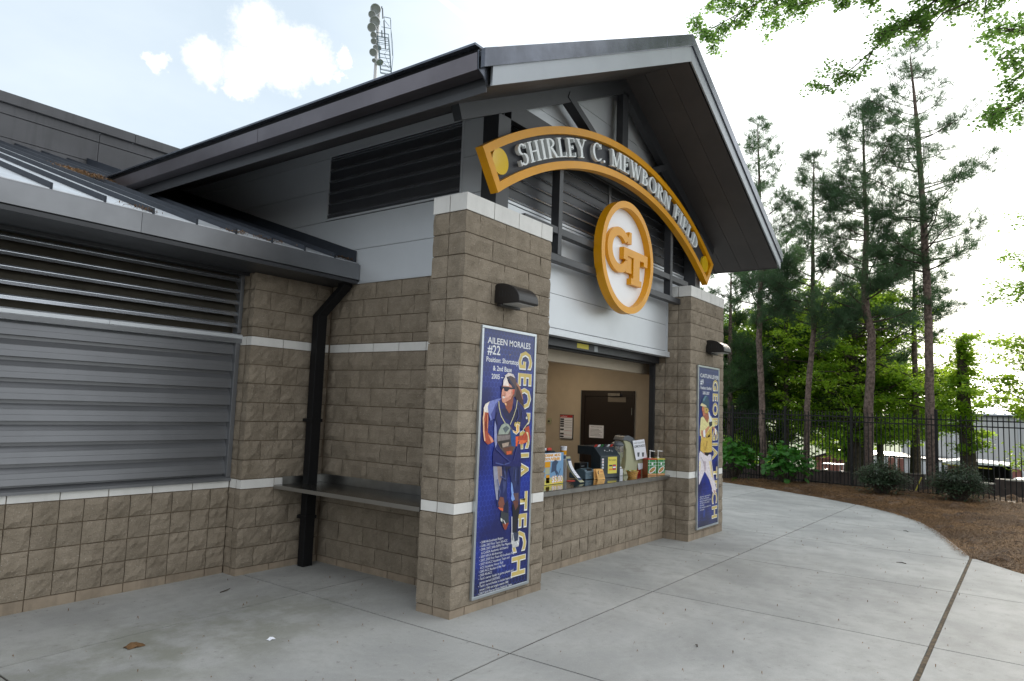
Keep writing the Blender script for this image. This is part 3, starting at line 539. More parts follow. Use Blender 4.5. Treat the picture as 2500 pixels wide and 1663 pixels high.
# stainless counter top
ct=MB().prism([(.31,.872),(.31,.913),(.318,.917),(.84,.917),(.84,.872)],(1.425,5.303)).build('counter_top',M['stain'],bld)
MB().prism([(.300,.862),(.300,.912),(.309,.9165),(.3095,.862)],(1.425,5.32)).build('counter_edge',M['stain2'],bld)
# side wall (faces the corner recess)
sw=MB().box(XS+.012,XS+.2,.41,4.2,-.2,3.215).build('side_wall',M['mortar'],bld)
def yrow(par,x0,ylo,yhi,z0,z1,kind,off,depth=.10,step=C16):
    y=1.034+off-step*6
    while y<yhi:
        a,b=max(y,ylo),min(y+step,yhi)
        if b-a>.03: block(par,x0,x0+depth,a,b,z0,z1,'x',kind)
        y+=step
def courses_up():
    out=[(-.09,BT,'block2',0)]; z=BT
    for k in range(4): out.append((z,z+C8,'block',C8*((k+1)%2))); z+=C8
    out.append((B1,T1,'cap',0)); z=T1
    for k in range(7): out.append((z,z+C8,'block',C8*((k)%2) )); z+=C8
    out.append((UB,UT,'cap',0)); out.append((UT,UT+C8/2,'block',C8)); z=UT+C8/2
    for k in range(3): out.append((z,z+C8,'block',C8*(k%2))); z+=C8
    return out
for z0,z1,kind,off in courses_up(): yrow(sw,XS,.41,2.60,z0,z1,kind,off)
# metal cladding
def panel(parent,*a,name='metal_panel'): 
    return BX(name,M['panel'],*a,parent)
clad=MB().box(XS+.014,XS+.2,YW+.014,9.7,3.22,4.96).build('side_cladding',M['steel'],bld)
G=.003
seamz=[3.222,3.62,4.03,4.43,4.83,4.97]
for a,b in zip(seamz,seamz[1:]):
    if b<=4.05 : panel(clad,XS,XS+.013,YW,9.7,a+G,b-G)
    else:
        panel(clad,XS,XS+.013,YW,.628,a+G,b-G); panel(clad,XS,XS+.013,2.83,9.7,a+G,b-G)
panel(clad,XS,XS+.013,.63,2.828,4.872,4.967); BX('drip_flashing',M['panel'],XS-.02,XS+.013,.45,2.6,3.205,3.219,clad)
front=MB().box(XS+.2,6.07,YW+.014,YW+.13,2.72,4.96).build('front_cladding',M['steel'],bld)
for a,b in zip([2.79,3.19,3.62],[3.19,3.62,4.03]):
    if a<3.6: panel(front,1.43,5.245,YW-.0,YW+.012,a+G,b-G)
    else: panel(front,XS+.014,6.06,YW,YW+.012,a+G,b-G)
BX('corner_trim',M['panel'],5.250,5.292,YW-.01,YW+.012,2.76,3.62,front); BX('sealant_joint',mat('sealant',(.45,.38,.25),.8),5.2925,5.304,YW-.002,YW+.012,2.7,3.62,front)
for a,b in ((1.43,3.39),(3.394,5.33)): MB().prism([(YW-.04,2.698),(YW-.04,2.772),(YW-.002,2.786),(YW+.012,2.786),(YW+.012,2.698)],(a,min(b,5.303))).build('head_flashing',M['panel'],front)
BX('head_soffit',M['panel'],1.43,5.303,YW+.013,.47,2.700,2.712,front)
# gable panels above the louvers
gl=[4.89,5.286,5.68,6.08,6.30]
def gx_at(z): return (6.306-z)/.487
for a,b in zip(gl,gl[1:]):
    wa,wb=gx_at(a+G),gx_at(b-G)
    wa=min(wa,XC-XS-.014); wb=min(wb,XC-XS-.014)
    MB().prism([(XC-wa,a+G),(XC+wa,a+G),(XC+wb,b-G),(XC-wb,b-G)],(YW-.0,YW+.012),'y').build('metal_panel',M['panel'],front)
wa=gx_at(4.88); MB().prism([(XC-2.7,4.89),(XC+2.7,4.89),(XC,6.2)],(YW+.014,YW+.1),'y').build('gable_backing',M['steel'],front)
# open louvers: blade nose + sloping blade, one object per blade
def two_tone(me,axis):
    me.materials.append(M['blade_shade'])
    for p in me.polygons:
        if p.center[axis]>ref_[0]+.018: p.material_index=1  # sloping faces get the painted shade, noses stay bright
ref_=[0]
def louver_x(par,x0,x1,y,zs,mname='louverb',h=.036):
    h*=1.1; prof=[(y-.004,-h),(y+.004,-h*.42),(y+.012,-h*.40),(y+.012,-h*.30),(y+.006,-h*.28),(y+.013,0),(y+.125,.118),(y+.128,.114),(y+.016,-.004),(y+.014,-h)]
    ref_[0]=y
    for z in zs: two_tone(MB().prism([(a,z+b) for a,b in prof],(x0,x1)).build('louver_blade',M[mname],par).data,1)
fl=MB().box(XS+.014,6.07,YW+.14,YW+.15,4.035,4.885).build('front_louver',M['bronze'],bld)
BX('louver_sill',M['panel'],XS+.014,6.06,YW-.01,YW+.05,4.035,4.062,fl); BX('louver_head',M['louver'],XS+.014,6.06,YW-.005,YW+.05,4.865,4.889,fl)
BX('louver_jamb',M['louver'],XS+.014,XS+.045,YW-.002,YW+.1,4.063,4.864,fl); BX('louver_jamb',M['louver'],6.03,6.06,YW-.002,YW+.1,4.063,4.864,fl)
for xm in (1.98,3.345,4.75): BX('louver_mullion',M['louver'],xm,xm+.06,YW+.0 if xm==3.345 else YW+.07,YW+.1,4.063,4.864,fl)
zs=[4.117+.1275*k for k in range(6)]
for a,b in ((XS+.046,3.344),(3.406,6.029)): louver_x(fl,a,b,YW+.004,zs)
def louver_y(par,x,y0,y1,zs,h=.036):
    prof=[(x,-h),(x+.004,-h*.42),(x+.012,-h*.40),(x+.012,-h*.30),(x+.006,-h*.28),(x+.009,0),(x+.105,.098),(x+.108,.094),(x+.016,-.004),(x+.014,-h)]
    ref_[0]=x
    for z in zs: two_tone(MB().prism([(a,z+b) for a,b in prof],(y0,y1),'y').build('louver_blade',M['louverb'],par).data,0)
sl_=MB().box(XS+.12,XS+.13,.64,2.82,4.04,4.87).build('side_louver',M['bronze'],bld)
for a in ((XS-.004,XS+.1,.63,.655,4.04,4.87),(XS-.004,XS+.1,2.80,2.828,4.04,4.87),(XS-.004,XS+.1,.656,2.799,4.04,4.062),(XS-.004,XS+.1,.656,2.799,4.85,4.87)): BX('louver_frame',M['panel'],*a,sl_)
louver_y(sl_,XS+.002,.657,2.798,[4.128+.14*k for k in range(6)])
# roof: two slopes, soffit boards, barge boards, gutter
def rz(dx,top=6.655,s=.497): return top-s*abs(dx)
for sgn in (-1,1):
    xe=4.10 if sgn<0 else 4.05
    roof=MB().prism([(XC,6.64),(XC+sgn*xe,6.64-.497*xe),(XC+sgn*xe,6.60-.497*xe),(XC,6.60)],(-.735,13),'y').build('roof_slope',M['roof'],bld)
    for k in range(34):
        y=-.5+.405*k; MB().beam((XC+sgn*.02,y,6.655),(XC+sgn*xe,y,6.655-.497*xe),.03,.04,(0,0,1)).build('roof_seam',M['seam'],roof)
    sof=MB().prism([(XC,6.50),(XC+sgn*3.98,6.50-.487*3.98),(XC+sgn*3.98,6.47-.487*3.98),(XC,6.47)],(-.72,13),'y').build('soffit',M['steel'],bld)
    y=-.715; k=0
    while y<5.6:
        y2=y+.305
        xi=0 if y<YW-.1 else 3.363-XS+.002
        if sgn>0 and y>1: break
        a=XC+sgn*xi; e=XC+sgn*3.975
        MB().prism([(a,6.318-.487*xi),(e,6.318-.487*3.975),(e,6.306-.487*3.975),(a,6.306-.487*xi)],(y+.0025,min(y2,YW-.004 if y<YW-.01 else 99)-.0025),'y').build('soffit_panel',M['soffit'],sof); y=y2
        if xi==0 and y>YW-.1: y=YW+.004
    # eave closure board
    BX('eave_board',M['steel'],XC+sgn*3.98-.012,XC+sgn*3.98+.012,-.70,13,4.30+.065,4.60,bld)
    # barge: dark flashing over light fascia
    cuts=[0,.78,4.13] if sgn<0 else [0,1.7,4.06]
    for a,b in zip(cuts,cuts[1:]):
        a+=.002
        MB().prism([(XC+sgn*a,6.661-.4985*a),(XC+sgn*b,6.661-.4985*b),(XC+sgn*b,6.504-.4985*b),(XC+sgn*a,6.504-.4985*a)],(-.775,-.735),'y').build('barge_flashing',M['flash'],bld,bev=.004)
    cuts=[0,.62,4.0] if sgn<0 else [0,2.1,3.99]
    for a,b in zip(cuts,cuts[1:]):
        a+=.0015; MB().prism([(XC+sgn*a,6.502-.491*a),(XC+sgn*b,6.502-.491*b),(XC+sgn*b,6.300-.487*b),(XC+sgn*a,6.300-.487*a)],(-.755,-.735),'y').build('barge_fascia',M['fascia'],bld)
# left gutter with two lapped joints
gp=lambda y0,y1,o=0:MB().prism([(-.772-o,4.583),(-.765-o,4.445),(-.70,4.438),(-.653,4.43),(-.653,4.44),(-.70,4.448),(-.757-o,4.455),(-.762-o,4.570),(-.70,4.570),(-.70,4.583)],(y0,y1),'y')
for a,b,o in ((-.70,2.19,0),(2.192,2.72,.002),(2.722,5.6,0)): gp(a,b,o).build('gutter',M['gutter'],bld)
MB().prism([(-.768,4.60),(-.762,4.447),(-.70,4.417),(-.65,4.372),(-.65,4.60)],(-.712,-.702),'y').build('gutter_end_cap',M['flash'],bld)
BX('roof_edge_trim',M['flash'],-.80,-.70,-.70,5.6,4.632,4.650,bld); BX('gutter_gap_shade',M['black'],-.745,-.70,-.70,5.6,4.585,4.631,bld)  # black strip stands in for the shade in the gap over the gutter
BX('eave_fascia',M['steel'],-.645,-.635,-.70,5.6,4.31,4.37,bld)
# steel truss in front of the gable
T0,T9=.168,.268
tr=MB()
def tbox(x0,x1,z0,z1,y0=T0,y1=T9): return BX('truss_member',M['steel'],x0,x1,y0,y1,z0,z1,truss,.004)
truss=BX('truss',M['steel'],3.31,3.465,T0,T9,5.03,6.12,bld,.004)
for sgn in (-1,1):
    pts=[(XC,6.335),(XC+sgn*3.355,6.335-.4875*3.355),(XC+sgn*3.29,6.335-.4875*3.355-.16),(XC,6.105)]
    MB().prism(pts,(T0,T9),'y').build('truss_member',M['steel'],truss)
    x=.633 if sgn<0 else 2*XC-.633-.21
    tbox(x,x+.21,3.83,4.825,T0,T0+.2)                       # post
    BX('base_plate',M['steel'],x+.03,x+.43 if sgn<0 else x+.3,T0-.06,.36,CT+.001,CT+.03,truss)
    a=(XC+sgn*1.42,T0+.055,5.53); b=(XC+sgn*.18,T0+.055,4.98)
    MB().beam(a,b,.09,.13,(0,1,0)).build('truss_member',M['steel'],truss)
    xv=1.80 if sgn<0 else 4.905
    tbox(xv,xv+.08,3.585,4.815,T0-.003,T9+.003)
tbox(.846,5.88,4.822,5.03,T0+.004,T9-.004)
tbox(1.43,5.302,3.505,3.588); tbox(1.15,5.60,3.823,3.905,T0+.002,T9-.002)
# roll-up shutter head and guides
BX('shutter_hood',M['dark'],1.43,5.303,.50,.80,2.60,2.71,bld,.006); BX('shutter_bottom_bar',M['black'],1.43,5.25,.54,.60,2.575,2.605,bld)
BX('shutter_guide',M['dark'],5.245,5.300,.56,.64,.92,2.60,bld); BX('shutter_guide',M['dark'],1.43,1.485,.56,.64,.92,2.60,bld)
hood=bpy.data.objects['shutter_hood']
BX('warning_sticker',M['yellowp'],2.83,3.12,.4985,.4995,2.625,2.685,hood); BX('label_sticker',M['fascia'],3.27,3.36,.4985,.4995,2.615,2.69,hood)
# interior
room=BX('interior_floor',mat('interior_floor',(.16,.09,.06),.5),.84,5.9,.62,5.5,-.1,-.02,bld)
BX('interior_ceiling',M['white'],.84,5.9,.62,5.5,2.84,2.9,bld); BX('interior_wall',M['cream'],.83,5.9,5.5,5.6,-.1,2.9,bld); BX('interior_wall',M['cream'],.80,.84,.62,5.5,-.1,2.9,bld)
BX('interior_lintel',M['cream'],.84,5.9,.81,.9,2.45,2.84,bld)
lf=BX('ceiling_light',M['litefix'],3.84,5.04,2.07,2.66,2.826,2.832,bld); BX('ceiling_light_frame',M['white'],3.82,5.06,2.05,2.68,2.833,2.839,lf)
iw=MB().box(5.904,6.07,.60,5.5,-.1,2.9).build('interior_wall',M['cream'],bld)
zc=BT+C8*4+C8/2-C8*.0
zi=.984; k=0
while zi<2.83:
    y=1.19-C16*2+(C8 if k%2 else 0)
    while y<3.9:
        a,b=max(y,.63),min(y+C16,4.0); z1=min(zi+C8,2.838)
        if not (b>1.20 and a<2.225 and zi<2.19):
            block(iw,5.9,5.92,a,b,zi,z1,'','cream')
        else:
            if a<1.2: block(iw,5.9,5.92,a,1.2,zi,z1,'','cream')
            if b>2.225: block(iw,5.9,5.92,2.225,b,zi,z1,'','cream')
        y+=C16
    zi+=C8; k+=1
for k2 in range(5):
    block(iw,5.9,5.92,2.225,3.9,-.03+C8*k2,-.03+C8*(k2+1),'','cream')
dr=BX('interior_door',M['brown'],5.89,5.9,1.22,2.15,0,2.09,bld)
for a in ((5.875,5.903,2.15,2.221,0,2.19),(5.875,5.903,1.205,1.22,0,2.19),(5.875,5.903,1.22,2.15,2.092,2.19)): BX('door_frame',M['brown'] if a[3]<2.2 or a[4]>1 else M['brown'],*a,dr)
BX('door_frame_edge',M['doorfr'],5.872,5.903,2.2215,2.232,0,2.19,dr); BX('door_closer',M['stain2'],5.84,5.874,1.45,1.68,2.10,2.145,dr); BX('door_plate',mat('door_label',(.22,.19,.15),.7),5.884,5.889,1.36,1.70,2.0,2.085,dr)
BX('door_light_slot',M['doorfr'],5.884,5.889,1.245,1.255,1.79,1.91,dr)
# closures so the building is solid from other sides
BX('right_wall',M['panel'],6.07,6.09,.41,9.7,-.1,4.95,bld); 
# ---------------------------------------------------------------- lower wing
wing=thing('louvered_wing','low wing with grey metal shutters and standing seam roof beside the stand','building')
pr=MB().box(-.391,XS+.01,2.618,3.0,-.2,3.2).build('pier',M['mortar'],wing)
XP=-.403
for z0,z1,kind,off in courses_up():
    if kind=='block' and abs(z0-UT)<1e-6: off=C8
    xx=XP+off-C16*(1 if off else 0)
    first=True
    while xx<XS+.0:
        a,b=max(xx,XP),min(xx+C16,XS-.002)
        if b-a>.03: block(pr,a,b,2.606,2.70,z0,min(z1,3.2),'y'+('x' if a==XP else ''),kind)
        xx+=C16
    block(pr,XP,XP+.1,2.705,2.825,z0,min(z1,3.2),'x',kind)
ww=MB().box(-6.5,XP,2.84,3.0,-.2,.96).build('wing_wall',M['mortar'],wing)
for k in range(4):
    for i in range(16): block(ww,XP-(i+1)*C8,XP-i*C8,2.827,2.92,BT+k*C8,BT+(k+1)*C8,'y','block')
for i in range(9): block(ww,XP-C8-(i+1)*C16 if i else XP-C8,XP-C8-i*C16 if i else XP-.0,2.827,2.92,-.09,BT,'','block2') if i else block(ww,XP-C8,XP,2.827,2.92,-.09,BT,'','block2')
block(ww,XP-C8-C16,XP-C8,2.827,2.92,-.09,BT,'','block2')
for i in range(9): block(ww,XP-(i+1)*C16,XP-i*C16,2.822,2.92,B1,.968,'','cap')
sh=MB().box(-6.4,-.42,2.875,2.885,.97,2.46).build('lower_shutter',M['louver'],wing)
for k in range(8):
    z=1.035+.1815*k; top=.147
    MB().prism([(2.872,z+top),(2.842,z+.10),(2.8425,z+.096),(2.836,z+.054),(2.8365,z+.050),(2.828,z),(2.872,z-.003)],(-6.35,-.458-.0),'x').build('shutter_slat',M['louver'],sh)
BX('shutter_frame',M['louver'],-.457,-.405,2.802,2.90,1.0,2.45,sh,.003)
MB().prism([(2.795,.958),(2.795,.985),(2.815,1.0),(2.90,1.02),(2.90,.958)],(-6.4,-.405)).build('shutter_sill',M['louver'],sh)
BX('shutter_head',M['louver'],-6.4,-.458,2.815,2.90,2.475,2.492,sh)
MB().prism([(2.79,2.43),(2.79,2.478),(2.775,2.480),(2.775,2.515),(2.80,2.528),(2.90,2.54),(2.90,2.43)],(-1.772,-.40)).build('mid_sill',M['panel'],wing)
MB().prism([(2.79,2.43),(2.79,2.478),(2.775,2.480),(2.775,2.515),(2.80,2.528),(2.90,2.54),(2.90,2.43)],(-6.4,-1.775)).build('mid_sill',M['panel'],wing)
BX('mid_band',M['louver'],-6.4,-.402,2.783,2.789,2.432,2.474,wing)
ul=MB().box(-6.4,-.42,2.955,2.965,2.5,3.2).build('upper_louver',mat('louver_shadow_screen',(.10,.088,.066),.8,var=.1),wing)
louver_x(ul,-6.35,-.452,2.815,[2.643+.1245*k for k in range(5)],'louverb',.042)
BX('louver_frame',M['louver'],-.449,-.407,2.80,2.90,2.54,3.2,ul,.003)
BX('louver_head',M['dark'],-6.4,-.405,2.79,2.90,3.17,3.2,ul)
BX('wing_soffit',M['steel'],-6.5,XS-.004,2.14,2.84,3.20,3.238,wing); BX('frieze_trim',M['dark'],-6.5,-.39,2.72,2.79,3.165,3.1995,wing)
gw=lambda x0,x1,o=0: MB().prism([(2.134-o,3.425),(2.134-o,3.25),(2.16,3.238),(2.28,3.238),(2.28,3.25),(2.15,3.255),(2.146,3.41),(2.17,3.41),(2.17,3.425)],(x0,x1))
for a,b,o in ((-6.6,-1.864,0),(-1.861,XS-.004,.002)): gw(a,b,o).build('gutter',M['gutter2'],wing)
BX('gutter_lip',M['dark'],-6.6,XS-.004,2.150,2.19,3.4255,3.430,wing); BX('eave_trim',M['gutter2'],-6.6,XS-.004,2.160,2.178,3.432,3.443,wing)
rf=MB().prism([(2.20,3.44),(9.8,3.44+.335*7.6),(9.8,3.40+.335*7.6),(2.20,3.40)],(-6.6,XS-.004)).build('roof_deck',M['steel'],wing)
for k in range(-9,9):
    x=-2.565+.4085*k
    if x>XS-.1: break
    x2=min(x+.4085,XS-.006)
    MB().prism([(2.18,3.455),(9.78,3.455+.335*7.6),(9.78,3.445+.335*7.6),(2.18,3.445)],(x+.011,x2-.011)).build('roof_pan',M['roof'],rf)
    MB().prism([(2.175,3.446),(2.175,3.503),(9.78,3.503+.335*7.605),(9.78,3.446+.335*7.605)],(x-.010,x+.010)).build('roof_seam',M['seam'],rf)
MB().prism([(2.21,3.46),(2.21,3.60),(9.78,3.60+.335*7.6),(9.78,3.46+.335*7.6)],(XS-.03,XS-.003)).build('wall_flashing',M['seam'],wing)
# high parapet far behind the wing
pp=BX('parapet_wall',M['wingwall'],-12,7,9.82,10.2,3,6.68,wing)
def prow(z0,z1,y0,name='parapet_panel',step=2.44):
    x=-1.65-step*4
    while x<6.5: BX(name,M['wingwall'],x+.005,x+step-.005,y0,9.815,z0+.006,z1-.006,pp); x+=step
prow(6.68,6.865,9.72,'coping',3.05); prow(6.50,6.68,9.78); prow(6.10,6.50,9.79); prow(5.6,6.10,9.79)
# stone ledge in the recess
led=MB().prism([(0,.868),(0,.907),(XS-.01,.907),(XS-.01,.868)],(.41,2.60),'y').build('steel_ledge',mat('dull_steel_shelf',(.16,.16,.15),.22,metal=.9,var=.15,scale=5),None,bev=.003)
tag(led,'long steel ledge shelf fixed across the shaded corner recess','shelf')
BX('ledge_edge',mat('ledge_edge_steel',(.34,.33,.31),.4,metal=.8),-.006,-.001,.41,2.60,.868,.908,led); BX('backsplash',M['stain2'],XS-.022,XS-.012,.41,2.60,.908,1.0,led); BX('backsplash',M['stain2'],.1,XS-.02,2.588,2.598,.908,.99,led)
ds=MB().beam((.53,2.26,3.235),(.53,2.26,3.15),.13,.10,(0,1,0)); ds.v=[]; ds.f=[]
SEC=[((.47,2.21),(.60,2.21),(.60,2.31),(.47,2.31),3.236,0),((.47,2.21),(.60,2.21),(.60,2.31),(.47,2.31),3.16,0),((.33,2.45),(.46,2.45),(.46,2.55),(.33,2.55),2.82,0),((.33,2.45),(.46,2.45),(.46,2.55),(.33,2.55),-.02,0)]
for a_,b_,c_,d_,z_,q_ in SEC: ds.v+=[(p_[0],p_[1],z_) for p_ in (a_,b_,c_,d_)]
for k in range(3):
    for i in range(4): i2=(i+1)%4; ds.f.append((4*k+i,4*k+i2,4*k+4+i2,4*k+4+i))
ds.f+=[(3,2,1,0),(12,13,14,15)]
o=ds.build('downspout',M['black'],wing,bev=.006)
for z in (.52,1.60): BX('downspout_strap',M['black'],.318,.472,2.44,2.60,z,z+.035,o)
# ================================================================ SIGNS
AX,AZ=3.35,-.11
def sector(r0,r1,a0,a1,y0,y1,n=48):
    m=MB(); 
    P=[(AX+r1*math.sin(a0+(a1-a0)*i/n),AZ+r1*math.cos(a0+(a1-a0)*i/n)) for i in range(n+1)]
    Q=[(AX+r0*math.sin(a0+(a1-a0)*i/n),AZ+r0*math.cos(a0+(a1-a0)*i/n)) for i in range(n+1)]
    for y in (y0,y1): m.v+=[(a,y,b) for a,b in P]+[(a,y,b) for a,b in Q]
    k=n+1
    for i in range(n):
        m.f+=[(i,i+1,k+i+1,k+i),(2*k+i,3*k+i,3*k+i+1,2*k+i+1),(i,2*k+i,2*k+i+1,i+1),(k+i,k+i+1,3*k+i+1,3*k+i)]
    m.f+=[(0,k,3*k,2*k),(n,2*k+n,3*k+n,k+n)]; return m
AE=math.radians(34.7)
arch=thing('arched_sign','long gold framed arched sign reading SHIRLEY C. MEWBORN FIELD over the window','sign',loc=(AX,.16,4.2))
da=.087/5.2
fr=sector(5.315,5.40,-AE,AE,.07,.165,64).build('frame',M['gold'],arch)
sector(4.93,5.015,-AE,AE,.07,.165,64).build('frame',M['gold'],arch)
sector(5.0152,5.3148,-AE,-AE+da,.07,.165,2).build('frame',M['gold'],arch); sector(5.0152,5.3148,AE-da,AE,.07,.165,2).build('frame',M['gold'],arch)
sector(5.0152,5.3148,-AE+da,AE-da,.125,.162,64).build('sign_face',M['signblk'],arch)
def disc_xz(cx,cz,r,y0,y1,n=40):
    return MB().prism([(cx+r*math.cos(2*math.pi*i/n),cz+r*math.sin(2*math.pi*i/n)) for i in range(n)],(y0,y1),'y')
for a in (-32.15,32.15):
    a=math.radians(a); disc_xz(AX+5.185*math.sin(a),AZ+5.185*math.cos(a),.132,.092,.124).build('disc',M['yell'],arch)
# serif letters from thick and thin strokes; each stroke a hair proud of the last so none coincide
def glyph(ch):
    S_=[];t,h,sv=.15,.07,.05   # thick, thin, serif height
    bx=lambda *a:S_.append(('b',)+a); ln=lambda *a:S_.append(('l',)+a); ar=lambda *a:S_.append(('a',)+a)
    def stem(x,w=t,y0=0,y1=1,s=.07,b=True,tp=True):
        bx(x,y0,x+w,y1)
        if b: bx(x-s,y0,x+w+s,y0+sv)
        if tp: bx(x-s,y1-sv,x+w+s,y1)
    if ch=='I': stem(.10); return S_,.36
    if ch=='H': stem(.08); stem(.50); bx(.2,.47,.52,.54); return S_,.74
    if ch=='L': stem(.08); bx(.2,0,.55,sv); bx(.5,0,.55,.26); return S_,.62
    if ch=='E': stem(.08); bx(.2,0,.56,sv); bx(.51,0,.56,.24); bx(.2,1-sv,.54,1); bx(.49,.78,.54,1); bx(.2,.48,.42,.54); bx(.37,.40,.42,.62); return S_,.63
    if ch=='F': stem(.08); bx(.2,1-sv,.54,1); bx(.49,.76,.54,1); bx(.2,.48,.42,.54); bx(.37,.40,.42,.62); return S_,.58
    if ch in 'RBD':
        stem(.08,s=.06)
        if ch=='D': ar(.2,.5,.48,.5,-90,90,.15,sv); return S_,.76
        ar(.2,.755,.36,.245,-90,90,.14,sv)
        if ch=='R': ln(.32,.52,.60,0,t*.95); bx(.50,0,.74,sv); return S_,.72
        ar(.2,.27,.42,.27,-90,90,.15,sv); return S_,.68
    if ch=='O': ar(.42,.5,.40,.52,0,360,.15,.055); return S_,.84
    if ch=='C': ar(.42,.5,.38,.52,42,318,.15,.055); bx(.68,.72,.73,1.0); ln(.68,.14,.74,.22,.05); return S_,.78
    if ch=='S': ar(.32,.75,.24,.27,30,262,.13,.07); ar(.32,.27,.26,.29,-150,82,.13,.07); bx(.53,.74,.575,1.0); bx(.06,-.0,.105,.27); return S_,.62
    if ch=='Y': bx(.28,0,.28+t,.5); bx(.2,0,.51,sv); ln(.12,1,.355,.46,t); ln(.64,1,.38,.46,h); bx(.0,1-sv,.28,1); bx(.52,1-sv,.76,1); return S_,.74
    if ch=='N': bx(.12,0,.12+h,1); bx(.02,0,.28,sv); bx(.02,1-sv,.22,1); ln(.15,1,.64,0,t*.9); bx(.62,0,.62+h,1); bx(.52,1-sv,.80,1); return S_,.84
    if ch=='M': bx(.12,0,.12+h,1); bx(.02,0,.28,sv); bx(.02,1-sv,.2,1); ln(.16,1,.46,.05,t*.9); ln(.76,1,.46,.05,h); stem(.74,t,0,1,.06); return S_,1.0
    if ch=='W': ln(.12,1,.34,0,t*.9); ln(.52,1,.36,0,h); ln(.50,1,.72,0,t*.9); ln(.94,1,.74,0,h); bx(.0,1-sv,.26,1); bx(.40,1-sv,.64,1); bx(.82,1-sv,1.06,1); return S_,1.06
    if ch=='.': ar(.10,.07,.075,.075,0,360,.074,.074); return S_,.22
    return S_,.38
def stroke_polys(s):
    k=s[0]
    if k=='b': x0,y0,x1,y1=s[1:]; return [[(x0,y0),(x1,y0),(x1,y1),(x0,y1)]]
    if k=='l':
        x0,y0,x1,y1,w=s[1:]; w2=w/2*math.hypot(x1-x0,y1-y0)/max(.3,abs(y1-y0)); return [[(x0-w2,y0),(x1-w2,y1),(x1+w2,y1),(x0+w2,y0)]]
    cx,cy,rx,ry,a0,a1,tx,ty=s[1:]; n=max(8,int(abs(a1-a0)/12)); A=[math.radians(a0+(a1-a0)*i/n) for i in range(n+1)]
    out=[(cx+rx*math.cos(a),cy+ry*math.sin(a)) for a in A]; inn=[(cx+(rx-tx)*math.cos(a),cy+(ry-ty)*math.sin(a)) for a in A]
    return [[out[i],out[i+1],inn[i+1],inn[i]] for i in range(n)]
def letter_mesh(ch,mapf,y0,y1):
    S_,adv=glyph(ch); m=MB()
    for q,s in enumerate(S_):
        e=.0004*q
        for P in stroke_polys(s):
            pts=[mapf(a,b) for a,b in P]; m.prism(pts,(y0-e,y1+e*.2),'y')
    return m,adv
txt='SHIRLEY C. MEWBORN FIELD'; sp=.045; hh=.215; wscale=.92
adv=[]; 
for ch in txt: adv.append((glyph(ch)[1]+sp))
tot_=sum(adv)*hh
a0=-math.radians(29.0); a1=math.radians(27.3); Rb=5.058; k_=(a1-a0)*(Rb+hh/2)/tot_
x=0
for ch,ad in zip(txt,adv):
    if ch!=' ':
        def mp_(a,b,x=x): th=a0+(x+a*hh)*k_/(Rb+hh/2); rr=Rb+b*hh; return (AX+rr*math.sin(th),AZ+rr*math.cos(th))
        m,_=letter_mesh(ch,mp_,.062,.104); m.build('letter',M['letter'],arch)
        m2=MB(); 
    x+=ad*hh
# round logo sign
LX,LZ,LR=3.355,3.843,.735
logo=thing('round_logo_sign','round white sign with gold ring and interlocked gold letters GT','sign',loc=(LX,.16,LZ))
m=MB(); n=72
for y in (.062,.175):
    for rr in (LR,LR-.085): m.v+=[(LX+rr*math.cos(2*math.pi*i/n),y,LZ+rr*math.sin(2*math.pi*i/n)) for i in range(n)]
for i in range(n):
    j2=(i+1)%n; m.f+=[(i,j2,n+j2,n+i),(2*n+i,3*n+i,3*n+j2,2*n+j2),(i,2*n+i,2*n+j2,j2),(n+i,n+j2,3*n+j2,3*n+i)]
m.build('ring',M['gold'],logo)
disc_xz(LX,LZ,LR-.086,.150,.165,64).build('sign_face',M['signwh'],logo)
g=MB()
GC=(3.165,3.915)
for i in range(30):
    A=math.radians(38+ (322-38+22)*i/30); B=math.radians(38+(322-38+22)*(i+1)/30)
    def e(rx,rz_,t): return (GC[0]+rx*math.cos(t),GC[1]+rz_*math.sin(t))
    g.prism([e(.325,.295,A),e(.325,.295,B),e(.195,.185,B),e(.195,.185,A)],(.100,.149),'y')
g.prism([(3.380,4.045),(3.495,4.045),(3.495,4.205),(3.425,4.205),(3.425,4.165),(3.395,4.125)],(.0996,.149),'y')
g.prism([(3.385,3.70),(3.505,3.66),(3.505,3.90),(3.385,3.90)],(.0993,.149),'y'); g.prism([(3.345,3.655),(3.520,3.655),(3.520,3.70),(3.345,3.70)],(.0989,.149),'y')
g.build('letter_g',M['gold'],logo)
tt=MB().prism([(3.245,3.970),(3.945,3.970),(3.945,3.812),(3.835,3.812),(3.835,3.868),(3.712,3.868),(3.712,3.594),(3.770,3.594),(3.770,3.512),(3.465,3.512),(3.465,3.594),(3.524,3.594),(3.524,3.868),(3.362,3.868),(3.362,3.812),(3.245,3.812)],(.082,.149),'y')
tt.build('letter_t',M['gold'],logo)
